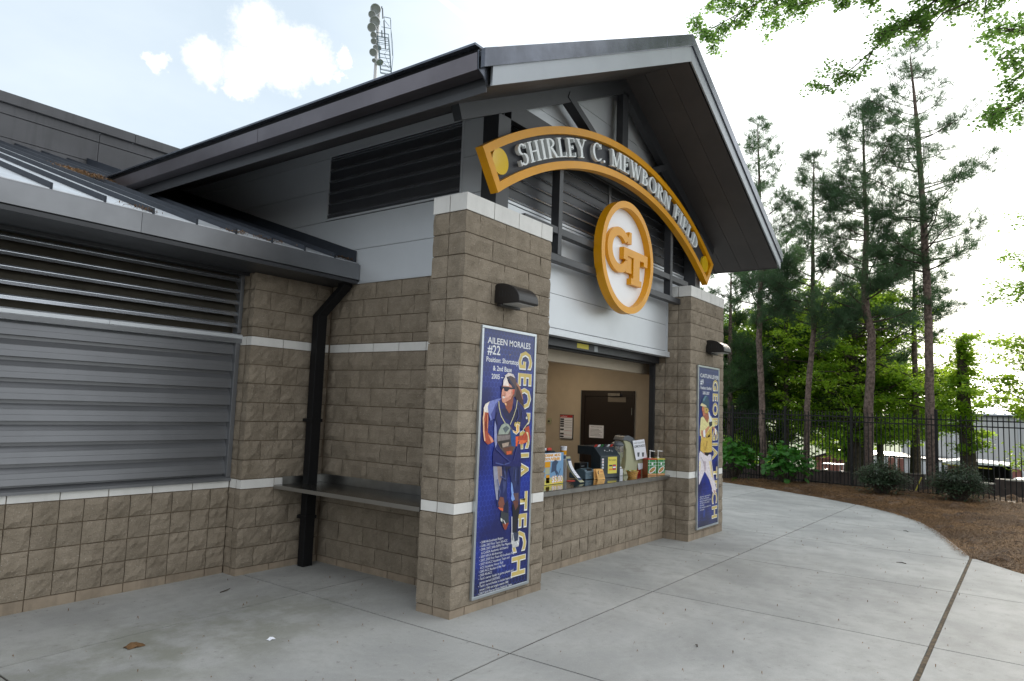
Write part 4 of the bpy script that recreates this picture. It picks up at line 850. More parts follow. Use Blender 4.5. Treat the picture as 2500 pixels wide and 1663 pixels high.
# ---------------------------------------------------------------- text helper (built-in font turned into mesh)
def text(name,body,size,m,parent,origin,xdir,ydir,align='LEFT',width=None,bold=0,ext=0,spacing=1.0,maxw=None):
    cu=bpy.data.curves.new(name,'FONT'); cu.body=body; cu.size=size; cu.align_x=align; cu.offset=bold; cu.extrude=ext; cu.resolution_u=2; cu.space_character=spacing
    ob=bpy.data.objects.new(name,cu); COL.objects.link(ob); bpy.context.view_layer.update()
    dg=bpy.context.evaluated_depsgraph_get(); me=bpy.data.meshes.new_from_object(ob.evaluated_get(dg)); bpy.data.objects.remove(ob)
    co=np.zeros(len(me.vertices)*3); me.vertices.foreach_get('co',co); co=co.reshape(-1,3)
    if len(co)==0: return None
    sx=1
    if width: sx=width/(co[:,0].max()-co[:,0].min()) ; 
    if width and align=='LEFT': co[:,0]-=co[:,0].min()
    xd,yd=np.array(xdir,float),np.array(ydir,float); zd=np.cross(xd,yd)
    out=np.array(origin)+np.outer(co[:,0]*sx,xd)+np.outer(co[:,1],yd)+np.outer(co[:,2],zd)
    me.vertices.foreach_set('co',out.ravel()); me.update(); me.materials.clear(); me.materials.append(m); me.name=name
    return link(name,me,parent)
XD,ZD=(1,0,0),(0,0,1)
def frame_xz(name,m,x0,x1,z0,z1,w,y0,y1,parent):
    BX(name,m,x0,x1,y0,y1,z1-w,z1,parent,.003); BX(name,m,x0,x1,y0,y1,z0,z0+w,parent,.003); BX(name,m,x0,x0+w,y0+.0005,y1,z0+w,z1-w,parent,.003); BX(name,m,x1-w,x1,y0+.0005,y1,z0+w,z1-w,parent,.003)
def art(name,data,dx,dz,y,parent,mirror=1):
    V=[];F=[];Cc=[]
    for q,(col,pts) in enumerate(data):
        b=len(V); n=len(pts)//2
        for i in range(n): V.append((dx+pts[2*i],y-.00012*q,dz+pts[2*i+1]))
        F.append(list(range(b,b+n))); Cc+= [(*srgb(*col),1)]*n
    me=bpy.data.meshes.new(name); me.from_pydata(V,[],F); ca=me.color_attributes.new('ink','FLOAT_COLOR','POINT')
    ca.data.foreach_set('color',[c for q in Cc for c in q])
    bm=bmesh.new(); bm.from_mesh(me); bmesh.ops.triangulate(bm,faces=bm.faces); bmesh.ops.recalc_face_normals(bm,faces=bm.faces); bm.to_mesh(me); bm.free()
    me.materials.append(M['vcol']); return link(name,me,parent)
def poster(x0,x1,name_,num,pos,bul,artd,ax,label,namew,small=False):
    p=thing('player_poster',label,'poster','framed player posters on the pillars',loc=((x0+x1)/2,0,1.35))
    z0,z1=.112,2.597; w=.028
    BX('backing',M['black'],x0+.01,x1-.01,-.022,-.004,z0+.01,z1-.01,p)
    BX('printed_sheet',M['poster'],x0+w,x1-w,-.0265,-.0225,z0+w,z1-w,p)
    frame_xz('frame',M['alu'],x0,x1,z0,z1,w,-.034,-.002,p)
    yt=-.0272; xm=x0+.608
    # big lettering turned to read downwards
    o=(x1-.283 if not small else x1-.27,yt,2.408)
    for m_,b_,y_ in ((M['pblack'],.016,yt),(M['pwhite'],.014,yt-.0006),(M['pgold'],.005,yt-.0012)):
        dx_,dz_=(.006,-.008) if m_ is M['pblack'] else (0,0)
        text('team_lettering','GEORGIA',.305,m_,p,(o[0]+dx_,y_,o[2]+dz_),(0,0,-1),(1,0,0),width=1.267+b_,bold=b_,spacing=1.16); text('team_lettering','TECH',.305,m_,p,(o[0]+dx_,y_,o[2]+dz_-1.388),(0,0,-1),(1,0,0),width=.792+b_,bold=b_,spacing=1.16)
    art('printed_player',artd,ax,1.355,-.0305,p)
    na,nb=name_.split(); wa=namew*(.44 if not small else .55); text('name_lettering',na,.083,M['pwhite'],p,(x0+.090,yt,2.435 if not small else 2.415),XD,ZD,width=wa,bold=.0012); text('name_lettering',nb,.083,M['pwhite'],p,(x0+.090+wa+.036,yt,2.435 if not small else 2.415),XD,ZD,width=namew-wa-.036,bold=.0012)
    text('number_lettering',num,.125,M['pwhite'],p,(x0+.095,yt,2.335 if not small else 2.30),XD,ZD,bold=.0015)
    for i,t_ in enumerate(pos): text('position_lettering',t_,.066,M['pwhite'],p,(x0+.335,yt,2.262-.078*i-(.03 if small else 0)),XD,ZD,align='CENTER',bold=.001)
    zb=.602 if not small else .585
    for i,t_ in enumerate(bul): text('stat_lettering',t_,.031,M['pwhite'],p,(x0+.08,-.0368,zb-.0325*i),XD,ZD)
    return p
pA=poster(.258,1.146,'AILEEN MORALES','#22',['Position: Shortstop','& 2nd Base','2005 \u2013 2008'],
 ['\u2022 2008 All-Southeast Region','\u2022 2008, 2007 First Team All-ACC','\u2022 2008, 2007, 2006 ESPN The Magazine','   & CoSIDA Academic All-District','\u2022 2007 NFCA All-American','\u2022 2007, 2005 First Team All-Southeast Region','\u2022 2007 All-ACC Academic Team and','  ACC Academic Honor Roll','\u2022 2005 ACC Rookie of the Year','\u2022 2005 All-ACC','\u2022 Tech\u2019s career leader in games played and','  games started (265/265)','\u2022 Tech\u2019s record holder in stolen bases for','  career (154) and single season (48)','\u2022 2007-2010 Puerto Rican National Team'],
 ART_A,.70,'tall blue framed poster of a running player with a glove on the nearer pillar',.70)
pB_=poster(5.550,6.456,'CAITLIN LEVER','#9',['Position: Outfield','2005-2007'],
 ['\u2022 2006 Honors - Senior Honda Tour','\u2022 2007 First Team All-Southeast','\u2022 2006 First Team All-Southeast Team','\u2022 2007, 2006 First Team All-ACC','\u2022 2006 All-ACC','\u2022 First Tech player to compete for her','   country team'],
 ART_B,5.997,'tall blue framed poster of a helmeted batter in white trousers on the farther pillar',.80,True)
text('maker_mark','R',.16,mat('faint_blue_mark',srgb(48,70,150),.4),pB_,(5.80,-.0275,.27),XD,(.2,0,1),bold=.004); text('maker_mark','RUSSELL',.035,MATS['faint_blue_mark'],pB_,(5.74,-.0275,.225),XD,ZD,width=.22)
text('maker_mark','R',.14,MATS['faint_blue_mark'],pA,(.62,-.0275,.31),XD,(.2,0,1),bold=.004)
text('jersey_lettering','ets',.085,M['pgold'],pA,(.80,-.0366,1.66),XD,(.1,0,1),bold=.003)
# ---------------------------------------------------------------- wall lamps
def wall_lamp(x,label):
    t=thing('wall_lamp',label,'wall lamp','dark wall lamps above the posters',loc=(x,0,2.9))
    x0,x1=x-.16,x+.16; z=2.822
    prof=[(-.004,z+.005),(-.004,z+.17),(-.025,z+.19)]+[(-.045-.25*math.sin(a),z+.035+.158*math.cos(a)) for a in [math.radians(9*i) for i in range(0,11)]]+[(-.296,z+.012),(-.285,z),(-.05,z-.002)]
    MB().prism(prof,(x0,x1)).build('housing',M['lamp'],t,bev=.006)
    MB().prism([(-.262,z-.001),(-.262,z-.008),(-.09,z-.008),(-.09,z-.001)],(x0+.025,x1-.025)).build('lens',M['lens'],t)
    BX('bottom_frame',M['lamp'],x0+.004,x1-.004,-.088,-.03,z-.03,z,t,.008)
    for i in range(5): BX('vent_rib',M['dark'],x0-.002,x0,-.205+.035*i,-.199+.035*i,z+.065,z+.125-.012*abs(i-3),t)
    return t
wall_lamp(.615,'dark bronze curved wall lamp high on the nearer pillar over the running player poster'); wall_lamp(6.085,'dark bronze curved wall lamp on the farther pillar over the batter poster')
# ================================================================ THINGS ON THE COUNTER
ZT=.9185
def local(t,rot): t.rotation_euler=(0,0,rot)
# price display box with sloping printed front (left end)
t=thing('drink_dispenser','dark drink dispenser behind a blue poster priced $5.00 at the left end','dispenser',loc=(2.68,.75,ZT))
def disp(t,x0,x1,y0,h,dep=.42):
    prof=[(y0,ZT),(y0,ZT+h*.70),(y0+.12,ZT+h*.98),(y0+dep,ZT+h),(y0+dep,ZT+h-.05),(y0+dep-.1,ZT+h-.06),(y0+.12,ZT+h*.5),(y0+.12,ZT+.04),(y0+dep,ZT+.03),(y0+dep,ZT)]
    m=MB(); 
    m.prism([(y0,ZT),(y0,ZT+h*.70),(y0+.12,ZT+h*.98),(y0+.17,ZT+h),(y0+.17,ZT)],(x0,x1)); m.build('cabinet',M['navyp'],t,bev=.006)
    MB().box(x0,x1,y0+.171,y0+dep,ZT+h-.12,ZT+h).build('cabinet_top',M['navyp'],t,bev=.004); MB().box(x0,x1,y0+.171,y0+dep,ZT,ZT+.03).build('drip_tray',M['greyp'],t)
disp(t,2.38,2.88,.70,.40)
BX('sign_board',M['skyblue'],2.30,2.86,.672,.680,ZT+.002,ZT+.385,t)
def flat(name,m,pts,y,parent,e=.0006): return MB().prism(pts,(y,y+e),'y').build(name,m,parent)
Yf=.6712
def R_(x0,x1,z0,z1): return [(x0,ZT+z0),(x1,ZT+z0),(x1,ZT+z1),(x0,ZT+z1)]
flat('print_base',M['yellowp'],R_(2.30,2.86,.003,.055),Yf,t); flat('print_grass',M['lemon'],R_(2.30,2.86,.056,.085),Yf,t)
flat('print_player',M['blue2'],[(2.58,ZT+.14),(2.60,ZT+.27),(2.68,ZT+.30),(2.74,ZT+.27),(2.70,ZT+.23),(2.70,ZT+.17),(2.75,ZT+.13),(2.71,ZT+.10),(2.66,ZT+.16)],Yf,t)
flat('print_bat',M['blue2'],[(2.72,ZT+.06),(2.735,ZT+.06),(2.80,ZT+.18),(2.79,ZT+.19)],Yf,t)
flat('print_cup',M['gold'],R_(2.44,2.56,.21,.28),Yf,t); flat('print_cup',M['gold'],R_(2.47,2.55,.02,.12),Yf,t); flat('print_sleeve',M['ivory'],R_(2.45,2.55,.13,.205),Yf,t)
flat('print_banner',M['paper'],R_(2.42,2.80,.285,.38),Yf,t)
text('banner_lettering','DRINK MUG',.045,M['gold'],t,(2.44,Yf-.001,ZT+.340),XD,ZD,width=.34,bold=.002); text('banner_lettering','SOUVENIR',.045,M['gold'],t,(2.44,Yf-.001,ZT+.295),XD,ZD,width=.34,bold=.002)
text('price_lettering','$5.00',.105,M['gold'],t,(2.595,Yf-.0008,ZT+.022),XD,ZD,width=.255,bold=.008); text('price_lettering','$5.00',.105,M['paper'],t,(2.600,Yf-.0016,ZT+.024),XD,ZD,width=.245,bold=.002)
for i,c in enumerate(('paper','red')): MB().box(2.56+.12*i,2.66+.12*i,.80,.86,ZT+.403,ZT+.407).build('brand_tab',M[c],t)
for i,c in enumerate(('paper','red')): flat('brand_tab',M[c],[(2.56+.12*i,ZT+.401),(2.66+.12*i,ZT+.401),(2.65+.12*i,ZT+.435),(2.56+.12*i,ZT+.435)],.80,t,.01)
# cup in a frosted tube
t=thing('cup_dispenser','clear tube of stacked cups topped by a white and gold cup','cup dispenser',loc=(3.06,.80,ZT))
MB().lathe([(.048,ZT),(.052,ZT+.01),(.046,ZT+.27),(.050,ZT+.285)],3.06,.80,20).build('tube',M['frost'],t,True)
c=MB().lathe([(.034,ZT+.286),(.038,ZT+.35),(.044,ZT+.445),(.046,ZT+.448),(.040,ZT+.446),(.030,ZT+.30)],3.06,.80,24,False).build('cup',M['paper'],t,True)
MB().lathe([(.0345,ZT+.288),(.0385,ZT+.335)],3.06,.80,24,False).build('cup_band',M['blue2'],c,True); MB().lathe([(.0388,ZT+.340),(.0425,ZT+.395)],3.06,.80,24,False).build('cup_band',M['gold'],c,True)
BX('napkin',M['red'],3.10,3.24,.72,.80,ZT,ZT+.004,t)
# leaning curved holder
t=thing('leaning_card_holder','long curved white strip holder leaning beside the cup tube','display strip',loc=(3.05,.53,ZT))
m=MB(); m2=MB(); k=12; P=[]
for i in range(k+1):
    s=i/k; P.append((3.07-.05*s-.05*math.sin(s*1.2),.52+.16*s+.05*math.sin(s*math.pi),ZT+.012+.315*s))
def ribbon(P,w,off,mname,name,par,i0=0,i1=99):
    m=MB(); Q=P[i0:i1]
    for p in Q: 
        for sx in (-w/2,w/2):
            for o_ in (0,-.006): m.v.append((p[0]+sx,p[1]+off+o_,p[2]))
    for i in range(len(Q)-1): b=4*i; m.f+=[(b,b+2,b+6,b+4),(b+1,b+5,b+7,b+3),(b,b+4,b+5,b+1),(b+2,b+3,b+7,b+6)]
    e=4*(len(Q)-1); m.f+=[(0,1,3,2),(e,e+2,e+3,e+1)]; return m.build(name,M[mname],par)
ribbon(P,.105,0,'ivory','holder',t); ribbon(P,.080,-.0075,'blue2','insert_edge',t,1,12); ribbon(P,.068,-.015,'paper','insert',t,2,11)
for i in range(9): 
    p=P[2+i]; MB().beam((p[0]-.028,p[1]-.0225,p[2]),(p[0]+.024,p[1]-.0225,p[2]),.004,.001).build('insert_line',M['greyp'],t)
# payment terminal
t=thing('receipt_printer','small blue grey receipt printer with a dark display on the counter','printer',loc=(3.60,.80,ZT))
MB().prism([(.70,ZT+.004),(.70,ZT+.095),(.725,ZT+.130),(.80,ZT+.142),(.98,ZT+.07),(.98,ZT+.004)],(3.50,3.72)).build('body',M['posb'],t,bev=.006)
MB().beam((3.61,.708,ZT+.118),(3.61,.742,ZT+.139),.11,.006,(0,1,0)).build('display',M['black'],t); BX('badge',M['alu'],3.59,3.625,.698,.6995,ZT+.05,ZT+.062,t); BX('feet',M['black'],3.51,3.71,.71,.97,ZT-.001,ZT+.003,t)
t=thing('card_reader','small black card reader box behind the receipt printer','card reader',loc=(3.75,.98,ZT))
BX('body',M['black'],3.66,3.86,.90,1.0,ZT+.0,ZT+.20,t,.01); BX('rim',M['posb'],3.862,3.885,.90,1.0,ZT,ZT+.20,t,.004); BX('reader_badge',M['alu'],3.69,3.77,.8985,.8995,ZT+.15,ZT+.162,t)
# orange card
t=thing('orange_card','orange folded card leaning in front of the soda dispenser','card',loc=(3.72,.60,ZT))
MB().prism([(3.655,ZT+.001),(3.80,ZT+.001),(3.745,ZT+.140),(3.61,ZT+.140)],(.60,.603),'y').build('card',M['card'],t)
MB().prism([(3.62,ZT+.001),(3.79,ZT+.001),(3.745,ZT+.139),(3.61,ZT+.139)],(.64,.643),'y').build('card_back',M['card'],t)
o=MB()
for i in range(9): 
    a,b=math.radians(100+18*i),math.radians(118+18*i); o.prism([(3.672+.024*math.cos(a),ZT+.095+.024*math.sin(a)),(3.672+.024*math.cos(b),ZT+.095+.024*math.sin(b)),(3.676+.014*math.cos(b),ZT+.098+.016*math.sin(b)),(3.676+.014*math.cos(a),ZT+.098+.016*math.sin(a))],(.5985,.5995),'y')
o.build('card_logo',M['ink'],t); BX('card_mark',M['inkred'],3.70,3.745,.599,.5996,ZT+.098,ZT+.106,t)
for i in range(4): BX('card_line',M['ink'],3.665,3.765,.599,.5996,ZT+.03+.012*i,ZT+.032+.012*i,t)
# soda dispenser
t=thing('soda_dispenser','dark blue soda dispenser with Coca-Cola script and a yellow payment notice','dispenser',loc=(4.12,.85,ZT))
disp(t,3.895,4.345,.66,.425)
for i,c in enumerate(('red','paper','green','ink','paper','red')): 
    MB().prism([(.79,ZT+.4175),(.765,ZT+.4475),(.768,ZT+.4505),(.793,ZT+.4205)],(3.905+.072*i,3.955+.072*i)).build('brand_tab',M[c],t)
text('script_lettering','Coca-Cola',.085,M['pwhite'],t,(4.065,.7065,ZT+.327),XD,(-.25,.40,.88),width=.20,bold=-.0005)
flat('payment_notice',M['yellowp'],R_(4.06,4.265,.055,.285),.6585,t)
text('notice_lettering','Now Accepting',.034,M['ink'],t,(4.075,.6575,ZT+.232),XD,ZD,width=.17)
for a in ((4.085,4.16,.155,.175,'ink'),(4.085,4.16,.100,.120,'orange'),(4.167,4.245,.100,.178,'blue2'),(4.172,4.240,.152,.172,'red'),(4.172,4.240,.128,.148,'paper'),(4.172,4.240,.104,.124,'red')):
    flat('card_logo',M[a[4]],R_(*a[:4]),.6577-(.0008 if a[4]!='blue2' else 0),t,.0004)
for i in range(4):
    flat('drink_button',M['paper'],R_(3.925,3.965,.125+.038*i,.152+.038*i),.6585,t); flat('drink_mark',M[('blue2','blue2','orange','red')[i]],R_(3.935,3.955,.13+.038*i,.14+.038*i),.6578,t)
BX('valve',M['stain2'],3.80,3.87,.95,1.0,ZT+.14,ZT+.20,t,.01)
# lemonade pitcher
t=thing('lemonade_jug','clear tapered jug of pale lemonade between the soda dispenser and juicer','jug',loc=(4.50,.76,ZT))
MB().lathe([(.060,ZT+.01),(.062,ZT+.05),(.055,ZT+.10)],4.50,.78,20).build('base',M['clear'],t,True)
MB().lathe([(.058,ZT+.13),(.068,ZT+.20),(.083,ZT+.335)],4.50,.78,24).build('drink',M['lemon'],t,True)
MB().lathe([(.060,ZT+.125),(.071,ZT+.20),(.086,ZT+.34),(.095,ZT+.43),(.07,ZT+.475),(.02,ZT+.485)],4.50,.78,24).build('jug_wall',M['clear'],t,True)
BX('collar',M['paper'],4.455,4.545,.725,.835,ZT+.10,ZT+.124,t,.004); BX('towel',M['paper'],4.46,4.54,.70,.715,ZT+.001,ZT+.095,t)
MB().tube([(4.585,.78,ZT+.42),(4.64,.78,ZT+.40),(4.64,.78,ZT+.27),(4.57,.78,ZT+.22)],.010,8).build('handle',M['clear'],t,True)
MB().lathe([(.098,ZT+.42),(.10,ZT+.45),(.05,ZT+.49),(.0,ZT+.495)],4.50,.78,20).build('lid',M['greyp'],t,True)
# juicer
t=thing('juice_machine','curved ivory and grey juice machine with a paper LEMONADE sheet taped on','machine',loc=(4.78,.72,ZT))
body=[(4.62,0),(4.90,0),(4.885,.06),(4.905,.16),(4.95,.24),(4.90,.38),(4.80,.50),(4.72,.545),(4.64,.54),(4.60,.51),(4.64,.44),(4.665,.36),(4.665,.22),(4.65,.10),(4.62,.04)]
MB().prism([(a,ZT+b) for a,b in body],(.66,.86),'y').build('body',M['ivory'],t,bev=.012)
hood_=[(4.585,.50),(4.66,.50),(4.74,.475),(4.80,.40),(4.86,.30),(4.93,.22),(4.97,.25),(4.93,.36),(4.86,.48),(4.78,.545),(4.70,.575),(4.62,.565)]
MB().prism([(a,ZT+b) for a,b in hood_],(.645,.875),'y').build('hood',M['greyp'],t,bev=.01)
MB().prism([(4.88,ZT+.17),(5.0,ZT+.14),(5.02,ZT+.19),(4.97,ZT+.245),(4.90,ZT+.235)],(.66,.84),'y').build('spout_box',M['ivory'],t,bev=.008)
MB().prism([(4.90,ZT+.07),(5.02,ZT+.10),(4.985,ZT+.17),(4.885,ZT+.165)],(.645,.649),'y').build('paper_tag',M['paper'],t)
pp_=[(4.755,.500),(4.985,.525),(5.045,.255),(4.83,.215)]
MB().prism([(a,ZT+b) for a,b in pp_],(.628,.630),'y').build('paper_sheet',M['paper'],t)
text('sheet_lettering','FRESH-SQUEEZED',.030,M['greyp'],t,(4.785,.627,ZT+.452),(.994,0,.10),(-.15,0,.98),width=.20); text('sheet_lettering','LEMONADE',.052,M['greyp'],t,(4.795,.627,ZT+.395),(.994,0,.10),(-.15,0,.98),width=.205,bold=.001)
for a,b_ in ((4.86,'SM'),(4.95,'LG')):
    MB().prism([(a,ZT+.265),(a+.03,ZT+.268),(a+.036,ZT+.33),(a-.010,ZT+.327)],(.6262,.6268),'y').build('sheet_cup',M['greyp'],t)
BX('foot',M['red'],4.80,5.0,.70,.84,ZT-.001,ZT+.085,t,.006)
# basket
t=thing('wicker_basket','small round wicker basket of sachets at the front edge of the counter','basket',loc=(4.44,.50,ZT))
MB().lathe([(.060,ZT),(.066,ZT+.02),(.084,ZT+.075),(.095,ZT+.088),(.088,ZT+.088),(.076,ZT+.066),(.01,ZT+.062)],4.445,.50,24,False).build('bowl',M['wicker'],t,True)
BX('bowl_foot',M['wicker'],4.40,4.49,.46,.54,ZT-.001,ZT+.003,t)
for i in range(9): 
    a=random.uniform(0,6.28); MB().beam((4.445+.04*math.cos(a),.50+.04*math.sin(a),ZT+.07+.006*(i%3)),(4.445+.04*math.cos(a)+random.uniform(-.03,.03),.50+.04*math.sin(a)+random.uniform(-.03,.03),ZT+.085+.004*(i%3)),.03,.006).build('sachet',M[('paper','green','yellowp')[i%3]],t)
# two condiment boxes with pumps
def condiment(x,y,label,col):
    t=thing('condiment_box',label,'condiment box','hot dog condiment pump boxes',loc=(x,y,ZT)); w=.150
    x0=x-w/2; x1=x+w/2
    BX('carton',M['green'],x0,x1,y,y+.15,ZT,ZT+.232,t,.002); BX('carton_side',M['tan'],x0-.002,x0-.0005,y+.002,y+.148,ZT+.001,ZT+.231,t)
    BX('lid',M[col],x0-.004,x1+.004,y-.004,y+.154,ZT+.2325,ZT+.245,t,.003)
    flat('carton_base',M['bun'],[(x0,ZT+.001),(x1,ZT+.001),(x1,ZT+.03),(x0,ZT+.03)],y-.0012,t)
    for z in (.145,.19): flat('yard_line',M['pwhite'],[(x0,ZT+z),(x1,ZT+z),(x1,ZT+z+.005),(x0,ZT+z+.005)],y-.0012,t)
    for xx in (x0+.02,x1-.025): flat('yard_line',M['pwhite'],[(xx,ZT+.035),(xx+.004,ZT+.035),(xx+.004,ZT+.23),(xx,ZT+.23)],y-.0018,t,.0004)
    def ell(name,mm,cx,cz,a,b,rot,yy):
        pts=[]
        for i in range(20):
            q=2*math.pi*i/20; u_,v_=a*math.cos(q),b*math.sin(q); pts.append((cx+u_*math.cos(rot)-v_*math.sin(rot),ZT+cz+u_*math.sin(rot)+v_*math.cos(rot)))
        flat(name,M[mm],pts,yy,t,.0004)
    ell('printed_tray','pwhite',x,.082,.072,.036,.62,y-.0024); ell('printed_bun','bun',x,.082,.060,.025,.62,y-.003); ell('printed_sausage','tan',x,.082,.056,.014,.62,y-.0036); ell('printed_mustard','yellowp',x,.084,.046,.003,.62,y-.0042)
    ell('printed_badge','pwhite',x,.172,.016,.018,0,y-.0024)
    pm=MB().lathe([(.020,ZT+.246),(.016,ZT+.258),(.006,ZT+.264),(.006,ZT+.345),(.011,ZT+.35),(.013,ZT+.365),(.002,ZT+.368)],x,y+.07,14).build('pump',M['whitep'],t,True)
    MB().beam((x,y+.07,ZT+.358),(x+.075,y+.055,ZT+.352),.012,.011).build('nozzle',M['whitep'],pm)
condiment(4.925,.415,'green hot dog pump box with a red lid beside the juice machine','red'); condiment(5.09,.35,'green hot dog pump box with a yellow lid at the right end of the counter','yellowp')
# things on the inside wall
def on_wall(name,label,cat,y0,y1,z0,z1,m):
    t=thing(name,label,cat,loc=(5.88,(y0+y1)/2,z0)); BX('sheet',m,5.868,5.872 if 'notice' in name else 5.884,y0,y1,z0,z1,t); return t
def ytext(b_,s,m_,par,y,z,w=None): text('printed_lettering',b_,s,m_,par,(5.866,y,z),(0,-1,0),ZD,width=w)
menu=thing('menu_poster','small framed menu poster on the cream wall left of the door','poster',loc=(5.89,2.52,1.33))
BX('frame',M['ink'],5.880,5.898,2.382,2.656,1.327,1.754,menu); BX('sheet',M['paper'],5.8775,5.8795,2.392,2.646,1.337,1.744,menu); BX('header',M['inkred'],5.8755,5.877,2.392,2.646,1.70,1.744,menu)
text('printed_lettering','CHOKING',.030,M['paper'],menu,(5.8745,2.64,1.71),(0,-1,0),ZD)
for i,z in enumerate((1.655,1.615,1.575,1.535,1.475,1.40,1.35)): BX('printed_block',M['ink'],5.8755,5.877,2.565,2.640,z,z+.03,menu); BX('printed_line',M['inkred' if i in (4,5) else 'greyp'],5.8755,5.877,2.40,2.555,z-.005,z-.001,menu)
nt_=thing('door_notice','white printed paper notice taped on the dark inside door','notice',loc=(5.88,1.91,1.38)); BX('sheet',M['paper'],5.884,5.886,1.770,2.053,1.378,1.592,nt_)
text('printed_lettering','GENERAL INFORMATION',.022,M['ink'],nt_,(5.8832,2.02,1.555),(0,-1,0),ZD,width=.21)
for i in range(6): BX('printed_line',M['greyp'],5.883,5.8836,1.80+.03*(i%3),2.03,1.41+.022*i,1.415+.022*i,nt_)
sw_=thing('wall_switch','beige switch plate on the cream wall behind the nearer pillar','switch',loc=(5.89,2.88,1.57)); BX('plate',M['ivory'],5.888,5.898,2.842,2.931,1.574,1.681,sw_,.003); BX('toggle',M['ink'],5.874,5.887,2.875,2.905,1.61,1.64,sw_)

# turn the things on the counter the way they stand
for nm,a in (('receipt_printer',-6),('soda_dispenser',-9),('juice_machine',-22),('condiment_box',-33),('condiment_box.001',-22),('orange_card',-14),('lemonade_jug',-10)):
    bpy.data.objects[nm].rotation_euler=(0,0,math.radians(a))
# ================================================================ FENCE
fp=[(18.55,7.0),(18.0,5.2),(17.5,3.5),(17.0,1.76),(16.45,-.15),(16.0,-2.2),(15.5,-4.25),(15.05,-6.3)]
fence=thing('picket_fence','black metal picket fence along the pine straw bed','fence',loc=(16.45,-.15,0))
post_me=None
def inst(name,me,par,loc,rotz=0,scale=None):
    o=bpy.data.objects.new(name,me); COL.objects.link(o); o.parent=par; o.matrix_parent_inverse=Matrix.Translation(-par.location)
    o.location=loc; o.rotation_euler=(0,0,rotz)
    if scale: o.scale=scale
    return o
pm_=MB().box(-.032,.032,-.032,.032,-.2,2.15); pm_.prism([(-.036,2.15),(.036,2.15),(.030,2.185),(-.030,2.185)],(-.036,.036)); post_me=pm_.mesh('post',M['fence'])
pk=MB().box(-.0095,.0095,-.0095,.0095,-.15,2.035); b=len(pk.v); pk.v+=[(-.0095,-.0095,2.035),(.0095,-.0095,2.035),(.0095,.0095,2.035),(-.0095,.0095,2.035),(0,0,2.075)]; pk.f+=[(b,b+1,b+4),(b+1,b+2,b+4),(b+2,b+3,b+4),(b+3,b,b+4)]; pk_me=pk.mesh('picket',M['fence'])
for i,(x,y) in enumerate(fp):
    inst('post',post_me,fence,(x,y,0),math.atan2(-.22,1))
    if i+1<len(fp):
        x2,y2=fp[i+1]; a=math.atan2(y2-y,x2-x)
        for z in (1.93,1.79): MB().beam((x,y,z),(x2,y2,z),.034,.030).build('rail',M['fence'],fence)
        MB().beam((x,y,.06),(x2,y2,.06),.034,.030).build('rail',M['fence'],fence)
        for k in range(1,19): q=k/19; inst('picket',pk_me,fence,(x+(x2-x)*q,y+(y2-y)*q,0),a)
# retaining wall beyond the fence
rw=thing('retaining_wall','dark brown retaining wall seen through the fence bars','wall',loc=(19,0,-1))
for y0,y1,zt in ((1.6,16,.215),(-.98,1.6,.20),(-1.62,-.98,.30),(-3.35,-1.62,.20),(-9,-3.35,.335)):
    q=BX('wall_section',M['retwall'],19,19.3,y0+.004,y1-.004,-1.6,zt,rw); 
    BX('coping',M['coping'] if y0<-1.63 or y0>1 else M['retwall'],18.98,19.32,y0+.004,y1-.004,zt+.001,zt+.03,rw)
BX('wall_pier',M['retwall'],18.93,19.34,-3.52,-3.30,-1.6,.36,rw); BX('wall_pier',M['retwall'],18.93,19.34,.70,.92,-1.6,.22,rw)
yb=MB().beam((17.41,-1.47,-.24),(17.44,-1.70,.36),.045,.03).build('leaning_board',mat('yellow_board',(.55,.50,.08),.7),None); tag(yb,'yellow board leaning behind the fence beside the rightmost pine','board')
# ================================================================ FAR BUILDINGS
far=thing('sports_hall','large grey metal hall with pale ribbed roof beyond the trees','building',loc=(55,-6,-3))
BX('wall',M['farwall'],55.1,80,-40,3.6,-3.1,2.45,far)
for i in range(60):
    y=3.5-i*.7
    if y<-38: break
    BX('wall_rib',M['farwall'],55.04,55.095,y-.06,y,-1.0,2.40,far) if i<40 else None
BX('brick_base',M['brick'],55.0,55.1,-40,-.6,-3.1,-1.12,far); BX('eave_gutter',M['dark'],54.85,55.1,-40,3.7,2.42,2.60,far)
rfm=MB().prism([(54.8,2.62),(82,7.6),(82,7.5),(54.8,2.52)],(-40,3.9),'y').build('roof',M['farroof'],far)
for i in range(36): y=3.8-i*.6; MB().beam((54.9,y,2.66),(81.9,y,7.62),.09,.06).build('roof_rib',M['farroof'],rfm)
for y in (.22,-3.62,-7.5): MB().tube([(54.95,y,2.4),(54.95,y,-1.1),(54.90,y-.12,-1.3),(54.90,y-.12,-3)],.07,6).build('downspout',M['whitewall'],far)
an=thing('white_annex','low white shed with black roof edge in front of the grey hall','shed',loc=(45,2,-3))
MB().prism([(4.6,-.30),(-.05,-.43),(-.05,-2.9),(4.6,-2.9)],(45,50)).build('wall',M['whitewall'],an); MB().prism([(4.7,-.22),(-.15,-.36),(-.15,-.44),(4.7,-.30)],(44.9,50)).build('roof_edge',M['dark'],an)
BX('door_panel',M['paper'],44.96,44.99,.2,1.2,-2.8,-.55,an); BX('brick_post',M['brick'],43.6,44,2.05,2.35,-2.9,-.38,an); BX('brick_post',M['brick'],43.6,44,2.5,2.85,-2.9,-.34,an)
tn=thing('shade_canopy','white topped canopy with yellow edge and dark open inside by the hall','canopy',loc=(40.5,-2,-2.9))
